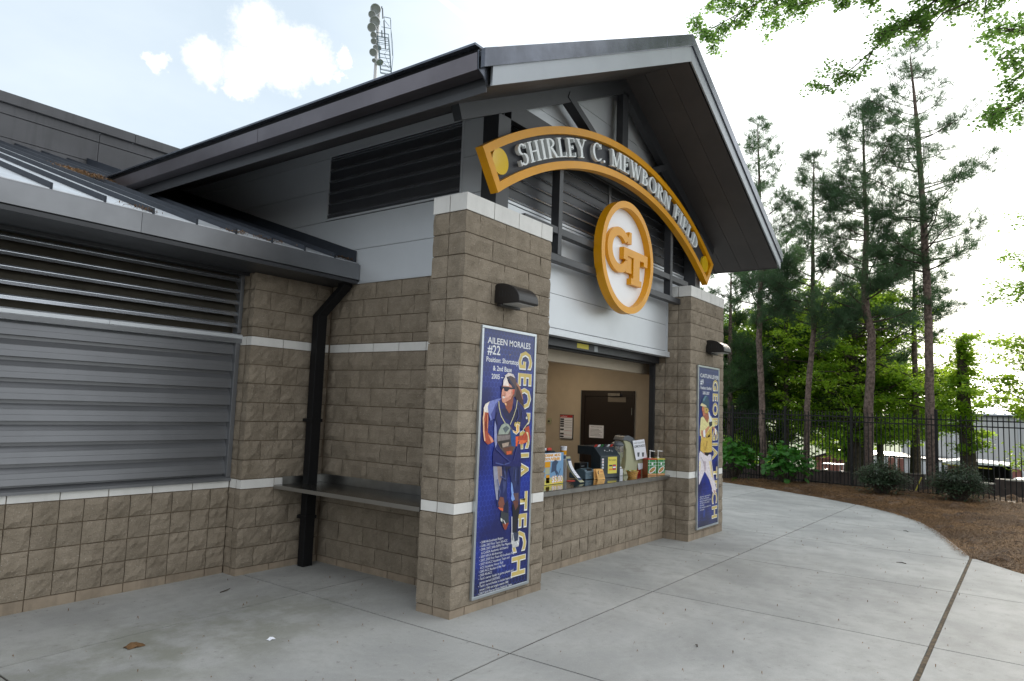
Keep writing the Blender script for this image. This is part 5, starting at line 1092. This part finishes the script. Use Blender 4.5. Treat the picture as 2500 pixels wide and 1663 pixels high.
MB().prism([(-.25,-.30),(-3.3,-.27),(-3.3,-.22),(-1,-.10),(-.25,-.24)],(40.1,44)).build('top',M['whitewall'],tn); MB().prism([(-.25,-.33),(-2.5,-.42),(-2.5,-.47),(-.25,-.38)],(40.02,40.09)).build('edge_trim',mat('yellow_trim',(.5,.45,.03),.6),tn)
BX('back_screen',mat('dark_canopy_mesh',(.02,.018,.012),.9),43,43.1,-3.3,-1.0,-2.9,-.4,tn)
for y in (-.3,-3.25): BX('pole',M['fence'],40.2,40.28,y-.04,y+.04,-2.9,-.3,tn)
BX('side_screen',MATS['dark_canopy_mesh'],40.1,43,-3.32,-3.28,-2.9,-.32,tn); BX('inner_wall',M['brick'],42.9,42.98,-1.0,-.3,-2.9,-.5,tn)
bb=thing('brick_building','small red brick building behind the parked cart','building',loc=(64,10,-3))
BX('wall',M['brick'],63.8,70,7.5,11.7,-3.1,-1.75,bb); MB().prism([(11.9,-1.75),(9.8,-1.05),(7.3,-1.75)],(63.6,70)).build('gable',M['brick'],bb); MB().prism([(12.1,-1.78),(9.8,-1.0),(7.1,-1.78),(7.1,-1.68),(9.8,-.88),(12.1,-1.68)],(63.4,70)).build('roof',M['dark'],bb)
def cart(x,y,z,label,c1,L_=1.6):
    t=thing('golf_cart',label,'golf cart',loc=(x,y,z))
    BX('roof',M['whitep'],x-.55,x+.55,y-.62,y+.62,z+1.55,z+1.60,t,.02)
    for a in (-.5,.5):
        for b_ in (-.56,.56): MB().tube([(x+a,y+b_*.9,z+.6),(x+a,y+b_,z+1.55)],.02,5).build('roof_post',M['whitep'],t)
    MB().prism([(y-1.0,z+.25),(y-1.02,z+.62),(y-.55,z+.80),(y-.5,z+.35),(y+.2,z+.35),(y+.25,z+.72),(y+1.0,z+.72),(y+1.0,z+.25)],(x-.52,x+.52)).build('body',c1,t,bev=.03)
    BX('seat',M['ivory'],x-.48,x+.48,y+.0,y+.45,z+.73,z+.85,t,.03); BX('seat_back',M['ivory'],x-.48,x+.48,y+.42,y+.5,z+.85,z+1.2,t,.03)
    for a in (-.5,.5):
        for b_ in (-.72,.72):
            w=MB().prism([(y+b_+.2*math.cos(q*.5236),z+.2+.2*math.sin(q*.5236)) for q in range(12)],(x+a-.07,x+a+.07)).build('wheel',M['black'],t)
            MB().prism([(y+b_+.1*math.cos(q*.5236),z+.2+.1*math.sin(q*.5236)) for q in range(12)],(x+a-.08,x+a-.071)).build('wheel_hub',M['whitep'],w)
cart(55.9-8,8.7-1.85+.0,-2.85+.05,'white roofed golf cart parked in front of the brick building',mat('cart_cream',(.6,.58,.5),.4))
def car(x,y,z,label,cm,name='parked_car',cat='car',h=1.5,glass=None):
    t=thing(name,label,cat,loc=(x,y,z)); gl_=glass or mat('car_glass',(.05,.08,.09),.1)
    MB().prism([(y-2.2,z+.35),(y-2.2,z+.8),(y-1.3,z+.92),(y+1.9,z+.95),(y+2.2,z+.8),(y+2.2,z+.35)],(x-.85,x+.85)).build('body',cm,t,bev=.06)
    MB().prism([(y-1.3,z+.93),(y-.6,z+h-.06),(y+1.2,z+h-.06),(y+1.85,z+.95)],(x-.76,x+.76)).build('glass',gl_,t,bev=.04)
    MB().prism([(y-.62,z+h-.055),(y-.5,z+h),(y+1.1,z+h),(y+1.22,z+h-.055)],(x-.74,x+.74)).build('roof',cm,t,bev=.03)
    for a in (-.8,.8):
        for b_ in (-1.4,1.4):
            w=MB().prism([(y+b_+.33*math.cos(q*.3927),z+.33+.33*math.sin(q*.3927)) for q in range(16)],(x+a-.1,x+a+.1)).build('wheel',M['black'],t); MB().prism([(y+b_+.2*math.cos(q*.3927),z+.33+.2*math.sin(q*.3927)) for q in range(16)],(x+a-.11,x+a-.101)).build('rim',M['alu'],w)
    return t
car(43,11.3,-2.3,'pale blue and white car parked beyond the left shrubs',mat('pale_blue_car',(.45,.58,.72),.3),h=1.68)
car(40.0,-4.6,-2.55,'white car with green trim parked beside the canopy',mat('white_car',(.7,.72,.70),.3),h=1.72,glass=mat('green_glass',(.02,.14,.10),.2))
for i,(x,y,c,l) in enumerate(((54.1,7.5,'blue2','dark blue barrel standing on the lawn beside the golf cart'),(54.2,7.15,'gold','yellow barrel standing on the lawn right of the blue one'))):
    b_=MB().lathe([(.20,-3.05),(.23,-2.9),(.23,-2.2),(.18,-2.08)],x,y,14).build('barrel',M[c],None,True); tag(b_,l,'barrel','barrels on the lawn')
# floodlight mast
mx,my=41.4,48.6
lt=thing('floodlight_mast','tall grey stadium floodlight mast rising behind the stand roof','light mast',loc=(mx,my,0))
MB().tube([(mx,my,-2),(mx,my,30),(mx,my,42.0)],[.26,.19,.14],12).build('pole',M['farwall'],lt,True)
ax=Vector((.752,-.659,0)); vw=Vector((-.659,-.752,0))
def PX(x,y,dp=0): q=Vector((mx,my,0))+ax*((x-303)/121)+vw*dp; return Vector((q.x,q.y,42.44-(y-90)/118.5))
for i,(x,y,rr0) in enumerate(((262,158,66),(222,232,46),(262,318,66),(228,398,56),(256,488,40),(262,566,38),(285,640,30),(262,706,48),(350,822,46),(278,806,26),(330,640,30))):
    R0=rr0/119; pos=PX(x,y,.5); d=(vw*.75+ax*-.25+Vector((0,0,-.62))).normalized() if i!=8 else (vw*.4+ax*.3+Vector((0,0,-.8))).normalized()
    hd=MB(); n=14; a_=d.cross(Vector((0,0,1))).normalized(); c_=a_.cross(d)
    for rr,o_ in ((.30,-1.15),(.62,-.95),(.90,-.5),(1.0,0),(.93,-.02),(.6,-.5)):
        for k in range(n): q=2*math.pi*k/n; hd.v.append(tuple(pos+d*o_*R0+(a_*math.cos(q)+c_*math.sin(q))*rr*R0))
    for r_ in range(5):
        for k in range(n): k2=(k+1)%n; hd.f.append((r_*n+k,r_*n+k2,(r_+1)*n+k2,(r_+1)*n+k))
    hd.f.append(tuple(range(n)))
    o=hd.build('lamp_head',M['whitewall'],lt,True)
    ln=MB()
    for k in range(n): q=2*math.pi*k/n; ln.v.append(tuple(pos+d*(-.12*R0)+(a_*math.cos(q)+c_*math.sin(q))*.88*R0))
    ln.f.append(tuple(range(n))); ln.build('lamp_glass',mat('lamp_glass_far',(.32,.35,.34),.2,spec=.8) if i==0 else MATS['lamp_glass_far'],o)
    MB().beam(tuple(pos-d*R0),tuple(PX(303,y-10)),.10,.10).build('bracket',M['farwall'],o)
cg=MB()
def edge(pts,dp,w=.055):
    for p,q in zip(pts,pts[1:]): cg.beam(tuple(PX(*p,dp)),tuple(PX(*q,dp)),w,w)
for dp in (.2,1.0):
    edge([(285,480),(435,482),(465,690),(495,945),(368,935),(300,500)],dp); edge([(300,500),(330,610),(365,935)],dp,.04)
edge([(370,245),(448,250),(460,380),(490,560),(505,740),(496,945)],.6,.05); edge([(370,245),(395,470)],.6,.05); edge([(345,375),(462,380)],.6,.04); edge([(380,290),(440,355)],.6,.035)
for y,a,b in ((520,300,440),(550,312,445),(620,328,455),(690,335,465),(735,345,470),(830,352,485),(890,360,490),(925,366,494)):
    edge([(a,y),(b,y+4)],.2,.045); edge([(a,y),(b,y+4)],1.0,.03)
edge([(400,690),(455,590)],.2,.035); edge([(400,690),(490,865)],.2,.035); edge([(370,780),(470,860)],.2,.035); edge([(455,250),(470,480),(500,700)],.3,.035)
cg.build('access_cage',mat('blue_grey_steel',(.10,.15,.17),.5,metal=.3),lt)
BXp=lambda n_,x,y0,y1,w: MB().beam(tuple(PX(x,y0,.1)),tuple(PX(x+(y1-y0)*.1,y1,.1)),w,.12).build(n_,M['greyp'],lt)
BXp('ballast_box',345,110,230,.20); BXp('ballast_box',372,260,500,.10); BXp('ballast_box',352,390,470,.12); BXp('top_cap',335,88,105,.2); BXp('ballast_box',395,470,620,.12)
# ================================================================ TREES
def trunk_mesh(pts,rad,n=10,seed=0):
    rg=random.Random(seed); P=[];R=[]
    for (a,b),(r1,r2) in zip(zip(pts,pts[1:]),zip(rad,rad[1:])):
        for i in range(6): q=i/6; P.append(tuple(a[k]+(b[k]-a[k])*q+(rg.uniform(-.012,.012) if k<2 else 0) for k in range(3))); R.append((r1+(r2-r1)*q)*rg.uniform(.95,1.06))
    P.append(pts[-1]); R.append(rad[-1]); return P,R
def tuft_cloud(points,dirs,ln,wd,per,rg):
    n=len(points); P=np.repeat(points,per,0); D=np.repeat(dirs,per,0)
    v=rg.normal(0,1,(n*per,3)); v/=np.linalg.norm(v,axis=1,keepdims=True); d=D*.9+v; d[:,2]+=.15; d/=np.linalg.norm(d,axis=1,keepdims=True)
    l=ln*rg.uniform(.7,1.15,(n*per,1)); s=np.cross(d,rg.normal(0,1,(n*per,3))); s/=np.linalg.norm(s,axis=1,keepdims=True)
    P=P+rg.normal(0,.025,P.shape); V=np.stack([P-s*wd*.6,P+s*wd*.6,P+d*l*.55+s*wd*.5,P+d*l],1).reshape(-1,3)
    i=np.arange(n*per)*4; F=np.concatenate([np.stack([i,i+1,i+2],1),np.stack([i,i+2,i+3],1)]); return V,F
def pine(pts,rad,ztop,z0,rmax,label,seed,density=1,limbs=46,needle='needle',ln=.20,group='tall pines behind the fence',shape=.5,wd=.0078,per=16):
    rg=np.random.default_rng(seed); base=pts[0]
    t=thing('pine_tree',label,'tree',group,loc=base)
    P,R=trunk_mesh(pts,rad,seed=seed); R=[x*.76 for x in R]; MB().tube(P,R,10).build('trunk',M['bark'],t,True)
    zs_=[p[2] for p in P]
    def at(z):
        for a,b,ra,rb in zip(P,P[1:],R,R[1:]):
            if a[2]<=z<=b[2]: q=(z-a[2])/(b[2]-a[2]+1e-9); return np.array([a[0]+(b[0]-a[0])*q,a[1]+(b[1]-a[1])*q,z]),ra+(rb-ra)*q
        return np.array(P[-1]),R[-1]
    lm=MB(); pts_=[];dr_=[]
    for i in range(limbs):
        q=(i+rg.uniform(0,1))/limbs; z=z0+(ztop-z0)*q; p,rr=at(z); az=rg.uniform(0,6.283)
        L_=rmax*((1-q)**shape*(.45+.55*min(1,q*4+.3)))*rg.uniform(.6,1.15)+.15; rise=rg.uniform(.0,.35)+.5*q
        c=[p]; n=5
        d=np.array([math.cos(az),math.sin(az),rise*.4]); 
        for k in range(1,n+1): d=d+np.array([rg.normal(0,.12),rg.normal(0,.12),.10]); d/=np.linalg.norm(d); c.append(c[-1]+d*L_/n)
        lm.tube([tuple(x) for x in c],[max(.007,rr*.30*(1-k/(n+.6))) for k in range(n+1)],5,False)
        nt_=int((7+L_*17)*density*(1-.45*q))
        for k in range(nt_):
            s=rg.uniform(.25,1.0)**.7; j_=min(n-1,int(s*n)); fr_=s*n-j_; b=c[j_]*(1-fr_)+c[j_+1]*fr_ if j_<n else c[-1]
            side=rg.normal(0,1,3); side[2]*=.5; side/=np.linalg.norm(side); off=side*rg.uniform(.05,.36)*(.5+L_*.3)
            e=b+off; 
            if rg.random()<.5: lm.tube([tuple(b),tuple(e)],[.006,.003],3,False)
            pts_.append(e); dd_=off/np.linalg.norm(off)*.6+d*.5+np.array([0,0,.25]); dr_.append(dd_/np.linalg.norm(dd_))
    for k in range(int(5*density)):
        p,_=at(ztop-.02); pts_.append(np.array([P[-1][0],P[-1][1],ztop])+rg.normal(0,.12,3)); dr_.append(np.array([0,0,1.]))
    lm.build('limbs',M['bark2'],t)
    V,F=tuft_cloud(np.array(pts_),np.array(dr_),ln,wd,per,rg); link('crown',rawmesh('crown',V,F,M[needle]),t); return t
pine([(17.31,2.48,-.2),(17.30,2.52,2.1),(17.22,2.60,4.2),(17.28,2.56,6.5),(17.25,2.66,11.2)],[.15,.13,.12,.10,.02],11.3,4.6,1.75,'leftmost tall pine beside the roof eave with a bare lower trunk',11,1.7,56,shape=.6)
pine([(17.13,1.21,-.2),(17.14,1.17,2.1),(17.20,1.00,4.4),(17.18,1.0,6.3),(17.19,.96,9.7)],[.13,.115,.10,.08,.02],9.8,3.9,1.7,'second pine from the left, slim and shorter than its neighbours',12,1.9,56,shape=.55)
pine([(16.96,-.47,-.2),(16.97,-.50,2.15),(16.98,-.58,3.6),(16.98,-.59,4.28),(16.96,-.46,4.97),(16.96,-.44,5.86),(16.97,-.50,7.1),(16.96,-.44,10.8)],[.175,.16,.15,.14,.14,.12,.10,.02],10.95,4.3,2.05,'third pine with a kinked trunk and a dense full crown',13,1.9,72,shape=.5)
pine([(16.96,-1.98,-.3),(16.96,-1.97,2.2),(16.96,-1.99,3.4),(16.96,-1.98,5.1),(16.96,-1.94,6.9),(16.95,-1.86,9.3),(16.92,-1.68,12.2)],[.165,.15,.14,.13,.115,.09,.02],12.3,5.8,2.1,'rightmost and tallest pine with a straight bare trunk and sparse airy crown',14,1.35,54,shape=.42)
for i,(x,y,zb,zt,rm,dn,lb) in enumerate(((19.6,4.3,1.0,7.6,2.3,2.2,'dark dense pine behind the pillar edge left of the tall pines'),(21.5,2.9,.8,8.4,2.3,2.0,'dark bushy pine filling the gap behind the first and second tall pines'),(20.3,5.9,1.0,8.6,2.2,1.8,'dark pine partly hidden by the farther pillar and roof'),(23.5,.2,3.2,8.2,2.0,1.4,'mid green pine behind the kinked trunk pine'),(22.2,-1.1,4.6,8.3,1.6,1.0,'small airy pine top between the third and fourth pines'))):
    pine([(x,y,-1.1),(x+.05,y+.05,zt*.5),(x,y,zt-.1)],[.15,.11,.02],zt,zb,rm,lb,30+i,dn,46,'needled' if i<3 else 'needle',.22,'dense pines further behind the fence',.55,.010,16)
def leaf_cloud(cent,sig,per,size,rg,fold=.35):
    n=len(cent); C_=np.repeat(cent,per,0)+rg.normal(0,1,(n*per,3))*np.repeat(sig,per,0)
    d=rg.normal(0,1,(n*per,3)); d[:,2]=d[:,2]*.4-.15; d/=np.linalg.norm(d,axis=1,keepdims=True)
    nn_=rg.normal(0,.45,(n*per,3)); nn_[:,2]+=1; s=np.cross(d,nn_); s/=np.linalg.norm(s,axis=1,keepdims=True); up=np.cross(s,d)
    z=size*rg.uniform(.6,1.2,(n*per,1))
    V=np.stack([C_,C_+d*z*.45+s*z*.42+up*z*fold*.3,C_+d*z,C_+d*z*.45-s*z*.42+up*z*fold*.3],1).reshape(-1,3)
    i=np.arange(n*per)*4; F=np.concatenate([np.stack([i,i+1,i+2],1),np.stack([i,i+2,i+3],1)]); return V,F
def broadleaf(base,trunk,rad,z0,z1,rmax,label,seed,lm_='leafb',n_l=50,per=42,size=.10,flat=.5,asym=(0,0),group='leafy trees beyond the retaining wall',cl=11,env=None,bark='bark2',limb_r=.05,ax_range=None):
    rg=np.random.default_rng(seed); t=thing('leafy_tree',label,'tree',group,loc=base)
    P,R=trunk_mesh(trunk,rad,seed=seed); MB().tube(P,R,9).build('trunk',M[bark],t,True); lm=MB(); cen=[];sg=[]
    for i in range(n_l):
        q=(i+rg.uniform(0,1))/n_l; z=z0+(z1-z0)*q
        p=min(P,key=lambda a:abs(a[2]-z)) ; p=np.array([p[0],p[1],min(z,P[-1][2])])
        az=rg.uniform(0,6.283) if not ax_range else rg.uniform(*ax_range)
        e=env(q) if env else math.sin(math.pi*min(1,.18+.82*q))**.6
        L_=rmax*e*rg.uniform(.55,1.1); d=np.array([math.cos(az)+asym[0],math.sin(az)+asym[1],rg.uniform(-.05,.35)+.5*max(0,z-P[-1][2])]); d/=np.linalg.norm(d); c=[p]
        for k in range(6): d=d+rg.normal(0,.16,3)*np.array([1,1,.6]); d/=np.linalg.norm(d); c.append(c[-1]+d*L_/6)
        lm.tube([tuple(x) for x in c],[limb_r*(1-q*.6)*(1-k/6.8) for k in range(7)],5,False)
        for k in range(cl):
            s=rg.uniform(.2,1.05); j_=min(5,int(s*6)); b=c[j_]+(c[j_+1]-c[j_])*(s*6-j_) if j_<6 else c[6]
            o_=rg.normal(0,.22,3)*np.array([1,1,.35])*(.4+L_*.35); e_=b+o_; 
            if k%2==0: lm.tube([tuple(b),tuple(e_)],[.012,.004],3,False)
            cen.append(e_); w=rg.uniform(.10,.26)*(1 if rmax>1.5 else .6); sg.append((w,w,w*flat))
    lm.build('limbs',M[bark],t); V,F=leaf_cloud(np.array(cen),np.array(sg),per,size,rg); link('crown',rawmesh('crown',V,F,M[lm_]),t); return t
broadleaf((21.8,.76,-1.4),[(21.8,.76,-1.4),(21.82,.78,1.9),(21.83,.76,3.5),(21.8,.7,5.6)],[.24,.20,.17,.05],1.1,6.8,3.6,'bright green layered tree with dark trunk behind the third pine',41,'leafb',110,46,.11,.35,limb_r=.07)
broadleaf((21.2,-2.6,-1.4),[(21.22,-2.62,-1.4),(21.21,-2.53,1.65),(21.21,-2.48,3.1),(21.2,-2.44,4.5)],[.27,.2,.17,.12],.9,4.7,1.05,'leaf covered broken trunk standing right of the tallest pine',42,'leafb',26,20,.10,.6,env=lambda q:.55+.35*math.sin(6*q),limb_r=.03)
broadleaf((20.6,-5.9,-1.4),[(20.6,-5.9,-1.4),(20.6,-5.9,2.2),(20.5,-5.8,4.0)],[.25,.2,.08],1.0,4.9,3.3,'broad bright tree reaching in from the right edge behind the fence',43,'leafb',80,46,.105,.30,limb_r=.06)
broadleaf((25.5,-6.2,-2.4),[(25.5,-6.2,-2.4),(25.5,-6.2,4),(25.5,-6.1,7.6)],[.3,.22,.06],5.6,9.3,2.7,'round topped tree crown standing highest at the right edge',44,'leafm',50,40,.13,.6,limb_r=.06)
broadleaf((22.5,4.6,-1.4),[(22.5,4.6,-1.4),(22.5,4.6,4)],[.22,.08],.2,6.2,2.9,'shaded green tree behind the second pine near the left shrubs',45,'leafm',60,44,.12,.5,limb_r=.05)
broadleaf((24.2,7.4,-1.6),[(24.2,7.4,-1.6),(24.2,7.4,5)],[.25,.08],.3,7.6,3.4,'dark broad tree just right of the farther pillar',46,'leafo',60,44,.14,.5,limb_r=.05)
broadleaf((34,9.5,-2.9),[(34,9.5,-2.9),(34,9.5,2.5)],[.3,.08],-.3,5.2,3.6,'distant bright tree above the pale blue car',47,'leafb',46,42,.19,.5,limb_r=.06,group='distant lawn trees')
broadleaf((36,3.6,-2.9),[(36,3.6,-2.9),(36,3.6,2.5)],[.3,.08],-.2,4.8,3.0,'distant bright tree left of the white annex',48,'leafb',40,40,.19,.5,limb_r=.06,group='distant lawn trees')
broadleaf((30,15.0,-2.9),[(30,15,-2.9),(30,15,4)],[.3,.08],-.2,8.5,4.2,'distant dark tree mostly hidden behind the farther pillar',49,'leafo',46,42,.2,.5,limb_r=.06,group='distant lawn trees')
broadleaf((28.5,1.6,-2.6),[(28.5,1.6,-2.6),(28.5,1.6,3.4)],[.25,.06],1.2,6.6,2.4,'soft green tree top filling behind the kinked pine',50,'leafm',44,40,.15,.5,limb_r=.05,group='distant lawn trees')
broadleaf((24.6,4.0,-1.6),[(24.6,4.0,-1.6),(24.6,4.0,5.2)],[.2,.06],.9,7.4,3.0,'yellow green leafy tree glowing between the first two tall pines',51,'leafb',70,50,.12,.4,limb_r=.05)
broadleaf((25.5,-.6,-1.8),[(25.5,-.6,-1.8),(25.5,-.6,3.0)],[.2,.06],1.3,4.8,2.6,'low bright tree between the kinked pine and the tallest pine',52,'leafb',60,46,.12,.35,limb_r=.05)
# overhanging oak: trunk outside the frame on the right, limbs arching across the top
rg=np.random.default_rng(77)
oak=thing('overhanging_oak','oak whose leafy branches hang across the top right of the view','tree',loc=(11.5,-9.2,0))
MB().tube([(11.5,-9.2,-.2),(11.4,-9.1,3),(11.2,-8.8,7)],[.38,.3,.24],12).build('trunk',M['bark2'],oak,True)
lm=MB(); cen=[];sg=[]
def bough(p0,p1,sag,nt,tw,r0=.09,lo=.25,dn=1):
    p0,p1=np.array(p0,float),np.array(p1,float); n=12; c=[]
    for k in range(n+1): s=k/n; q=p0*(1-s)+p1*s; q[2]+=sag*4*s*(1-s); q+=rg.normal(0,.06,3); c.append(q)
    lm.tube([tuple(x) for x in c],[r0*(1-s/n*.93) for s in range(n+1)],6,False)
    dirn=(p1-p0)/np.linalg.norm(p1-p0)
    for k in range(max(6,nt//5)):
        s=lo+(1.0-lo)*rg.uniform(0,1)**.8; j_=min(n-1,int(s*n)); b=c[j_]+(c[j_+1]-c[j_])*min(1,s*n-j_)
        o_=rg.normal(0,1,3); o_-=dirn*np.dot(o_,dirn)*.5; o_/=np.linalg.norm(o_); o_=o_+dirn*.9; o_[2]-=.35; o_/=np.linalg.norm(o_); Ls=tw*rg.uniform(.8,2.1)*(1.25-s*.75)
        sb=[b]
        for q in range(5): o_=o_+rg.normal(0,.16,3); o_[2]-=.07; o_/=np.linalg.norm(o_); sb.append(sb[-1]+o_*Ls/5)
        lm.tube([tuple(x) for x in sb],[.016*(1-q/5.6) for q in range(6)],4,False)
        for q in range(int(9+Ls*9)):
            f_=rg.uniform(.12,1.0)*5; jj=min(4,int(f_)); bb=sb[jj]+(sb[jj+1]-sb[jj])*(f_-jj); tt=rg.normal(0,1,3)+o_*.8; tt/=np.linalg.norm(tt); e=bb+tt*rg.uniform(.08,.26)
            lm.tube([tuple(bb),tuple(e)],[.005,.0015],3,False)
            cen.append(bb*.35+e*.65); sg.append((.05,.05,.035)); cen.append(e); sg.append((.04,.04,.03))
def V3(az,el,d): v=dirv(az,el); return (CX+v.x*d/math.cos(math.radians(el)),CY+v.y*d/math.cos(math.radians(el)),CZ+v.z*d/math.cos(math.radians(el)))
T=(11.2,-8.8,7)
BOUGHS=[((68.0,29.0,12.8),.9,80,.5),((71.5,30.2,12.7),.9,70,.55),((75,29.6,12.6),.8,70,.5),((78.5,30.6,12.4),.7,60,.5),((81.5,31.4,12),.6,50,.6),((77.4,24.2,13),1.0,80,.42),((80.6,26.6,12.8),.9,66,.5),((83.6,26.2,12.6),.8,60,.5),((73.0,31.8,12.8),.9,46,.6),((66.4,31.2,12.8),.9,46,.6),((70,31.6,12.8),.9,46,.6)]
for (a,e,d),sg_,nt,tw in BOUGHS:
    p1=V3(a,e,d); p0=(T[0]-.3,T[1]+.6,T[2]+2.6+rg.uniform(-.4,.6)); bough(p0,p1,sg_,nt,tw,.08,.42)
for a,e,d,nt in ((92.6,25.8,11.5,60),(91.8,20.6,11.8,60),(92.6,23.0,11,50),(94.2,14.5,13,16)): bough((T[0],T[1],T[2]+1.4),V3(a-3.4,e,d),.4,nt,.7,.06,.35)
lm.build('limbs',M['bark2'],oak)
V,F=leaf_cloud(np.array(cen),np.array(sg),9,.062,rg,.5); link('crown',rawmesh('crown',V,F,M['leafo']),oak)
# ---------------------------------------------------------------- shrubs
def shrub(x,y,z,rx,rz_,label,n,size,m_,seed,kind,group,lobed=False):
    rg=np.random.default_rng(seed); t=thing('shrub',label,'shrub',group,loc=(x,y,z)); st=MB(); V=[];F=[]
    for i in range(n):
        v=rg.normal(0,1,3); v[2]=abs(v[2]) if rg.random()<.8 else v[2]*.3; v/=np.linalg.norm(v); rr=rg.uniform(.45,1.0)**.6*(1+.18*math.sin(3*math.atan2(v[1],v[0])+seed)+.14*math.sin(7*v[2]+5*v[0]+seed))*(1+(rg.exponential(.10) if not lobed else 0))
        p=np.array([x+v[0]*rx*rr,y+v[1]*rx*rr,z+rz_*.45+v[2]*rz_*.62*rr])
        if i%(9 if lobed else 24)==0: st.tube([(x+v[0]*.05,y+v[1]*.05,z-.05),(x+v[0]*rx*.5,y+v[1]*rx*.5,z+rz_*.3),tuple(p)],[.012,.008,.004],4,False)
        s=size*rg.uniform(.6,1.15); d=v*np.array([1,1,.25])+rg.normal(0,.35,3); d[2]-=.15; d/=np.linalg.norm(d); u_=np.array([0,0,1.])+v*.7+rg.normal(0,.25,3); sd_=np.cross(d,u_); sd_/=np.linalg.norm(sd_); up=np.cross(sd_,d)
        if lobed: prof=[(0,0),(.12,.22),(.05,.42),(.33,.36),(.40,.55),(.55,.34),(.72,.40),(.78,.16),(1,.0)]
        else: prof=[(0,0),(.4,.28),(1,0)]
        pr_=[(a,b) for a,b in prof]+[(a,-b) for a,b in prof[-2:0:-1]]
        b0=len(V); 
        for a,b in pr_: V.append(p+d*s*a+sd_*s*b+up*s*(-.25*a*a+.12*abs(b)))
        F.append(list(range(b0,b0+len(pr_))))
    st.build('stems',M['bark2'],t); me=bpy.data.meshes.new('foliage'); me.from_pydata([tuple(v) for v in V],[],F); me.materials.append(M[m_]); link('foliage',me,t); return t
def gb(px,py): return bed_z(px,py)
shrub(16.55,3.15,gb(16.55,3.15)-.06,.60,1.12,'leafy green shrub with broad lobed leaves touching the farther pillar edge',420,.19,'hyd',5,'h','broad leaved shrubs by the fence',True)
shrub(16.15,1.50,gb(16.15,1.5)-.06,.60,1.0,'leafy green shrub with broad lobed leaves left of the second pine trunk',420,.19,'hyd',6,'h','broad leaved shrubs by the fence',True)
shrub(15.15,-1.08,gb(15.15,-1.1)-.02,.50,.72,'dark fine leaved shrub in front of the third pine trunk',5200,.06,'abel',7,'a','dark fine leaved shrubs by the fence')
shrub(14.95,-2.72,gb(14.9,-2.7)-.02,.50,.74,'dark fine leaved shrub in front of the rightmost pine trunk',5200,.06,'abel',8,'a','dark fine leaved shrubs by the fence')
# ---------------------------------------------------------------- litter on the paving
def crumple(name,x,y,s,m_,label,cat,seed,h=.4):
    rg=np.random.default_rng(seed); mb=MB(); n=7; base=len(mb.v)
    for i in range(n):
        for k in range(n):
            u_,v_=(i/(n-1)-.5),(k/(n-1)-.5); rr=max(0,1-(u_*u_+v_*v_)*3.2); mb.v.append((x+u_*s*(1+rg.normal(0,.08)),y+v_*s*.7*(1+rg.normal(0,.08)),gz(x)+.004+s*h*rr*rg.uniform(.4,1)))
    for i in range(n-1):
        for k in range(n-1): a=i*n+k; mb.f.append((a,a+n,a+n+1,a+1))
    return tag(mb.build(name,m_),label,cat)
crumple('paper_scrap',-1.28,.71,.06,M['paper'],'small crumpled white paper scrap on the walk in front of the recess','litter',3)
crumple('leaf_clump',-2.02,1.33,.12,M['needlebrown'],'small brown clump of leaf litter on the walk below the shutter','leaf clump',4,.3)
for i,(x,y,l,a,lb) in enumerate(((-.83,2.16,.16,.2,'short dark twig on the walk near the wing pier'),(6.05,-2.72,.12,1.2,'thin dark twig on the walk at the right near the expansion joint'),(.82,-1.9,.05,.4,'tiny dark twig on the walk in front of the nearer pillar'),(9.3,-2.35,.12,.5,'small brown twig on the walk beside the straw bed'))):
    tw=MB().tube([(x,y,gz(x)+.006),(x+l*.5*math.cos(a),y+l*.5*math.sin(a),gz(x)+.012),(x+l*math.cos(a+.25),y+l*math.sin(a+.25),gz(x)+.005)],[.005,.006,.003],5).build('twig',M['bark2']); tag(tw,lb,'twig')
rg_=random.Random(9)
def pavept():
    while 1:
        x=rg_.uniform(-3.2,13); y=rg_.uniform(-5,2.6)
        if (y<-.05 or (x<.6 and not(-.05<x<1.5 and y<.5))) and y>edge_y(x)+.02: return x,y
V,F=blades(520,pavept,.008,.032,.0035,lambda x,y:gz(x)-.001,.05)
stuff(tag(link('leaf_litter',rawmesh('leaf_litter',V,F,M['needlebrown'])),'tiny bits of dry leaf litter scattered over the concrete walk','leaf litter'))
def edgept():
    i=random.randrange(4,len(EDGE)-3); (a,b),(c,d)=EDGE[i],EDGE[i+1]; q=random.random(); return a+(c-a)*q,b+(d-b)*q+abs(random.gauss(0,.06))+.01
V,F=blades(2600,edgept,.04,.11,.0025,lambda x,y:gz(x)-.001,.05)
stuff(tag(link('stray_pine_needles',rawmesh('stray_pine_needles',V,F,M['needlebrown'])),'stray brown pine needles spilling from the bed onto the walk edge','pine needles'))
# debris in the roof valley and gutter
V,F=blades(500,lambda:(random.gauss(-1.0,.17),random.gauss(5.55,.22)),.05,.12,.006,lambda x,y:3.49+.335*(y-2.24)+.01,.5)
stuff(tag(link('roof_debris',rawmesh('roof_debris',V,F,M['needlebrown'])),'clump of dry straw caught where the gutter meets the wing roof','debris'))
V,F=blades(260,lambda:(random.choice([-1.85,-.55,.45,-.9])+random.gauss(0,.09),2.19+random.gauss(0,.012)),.02,.07,.004,lambda x,y:3.458,.4)
stuff(tag(link('gutter_debris',rawmesh('gutter_debris',V,F,M['needlebrown'])),'dry needles lying along the edge of the wing gutter','debris'))
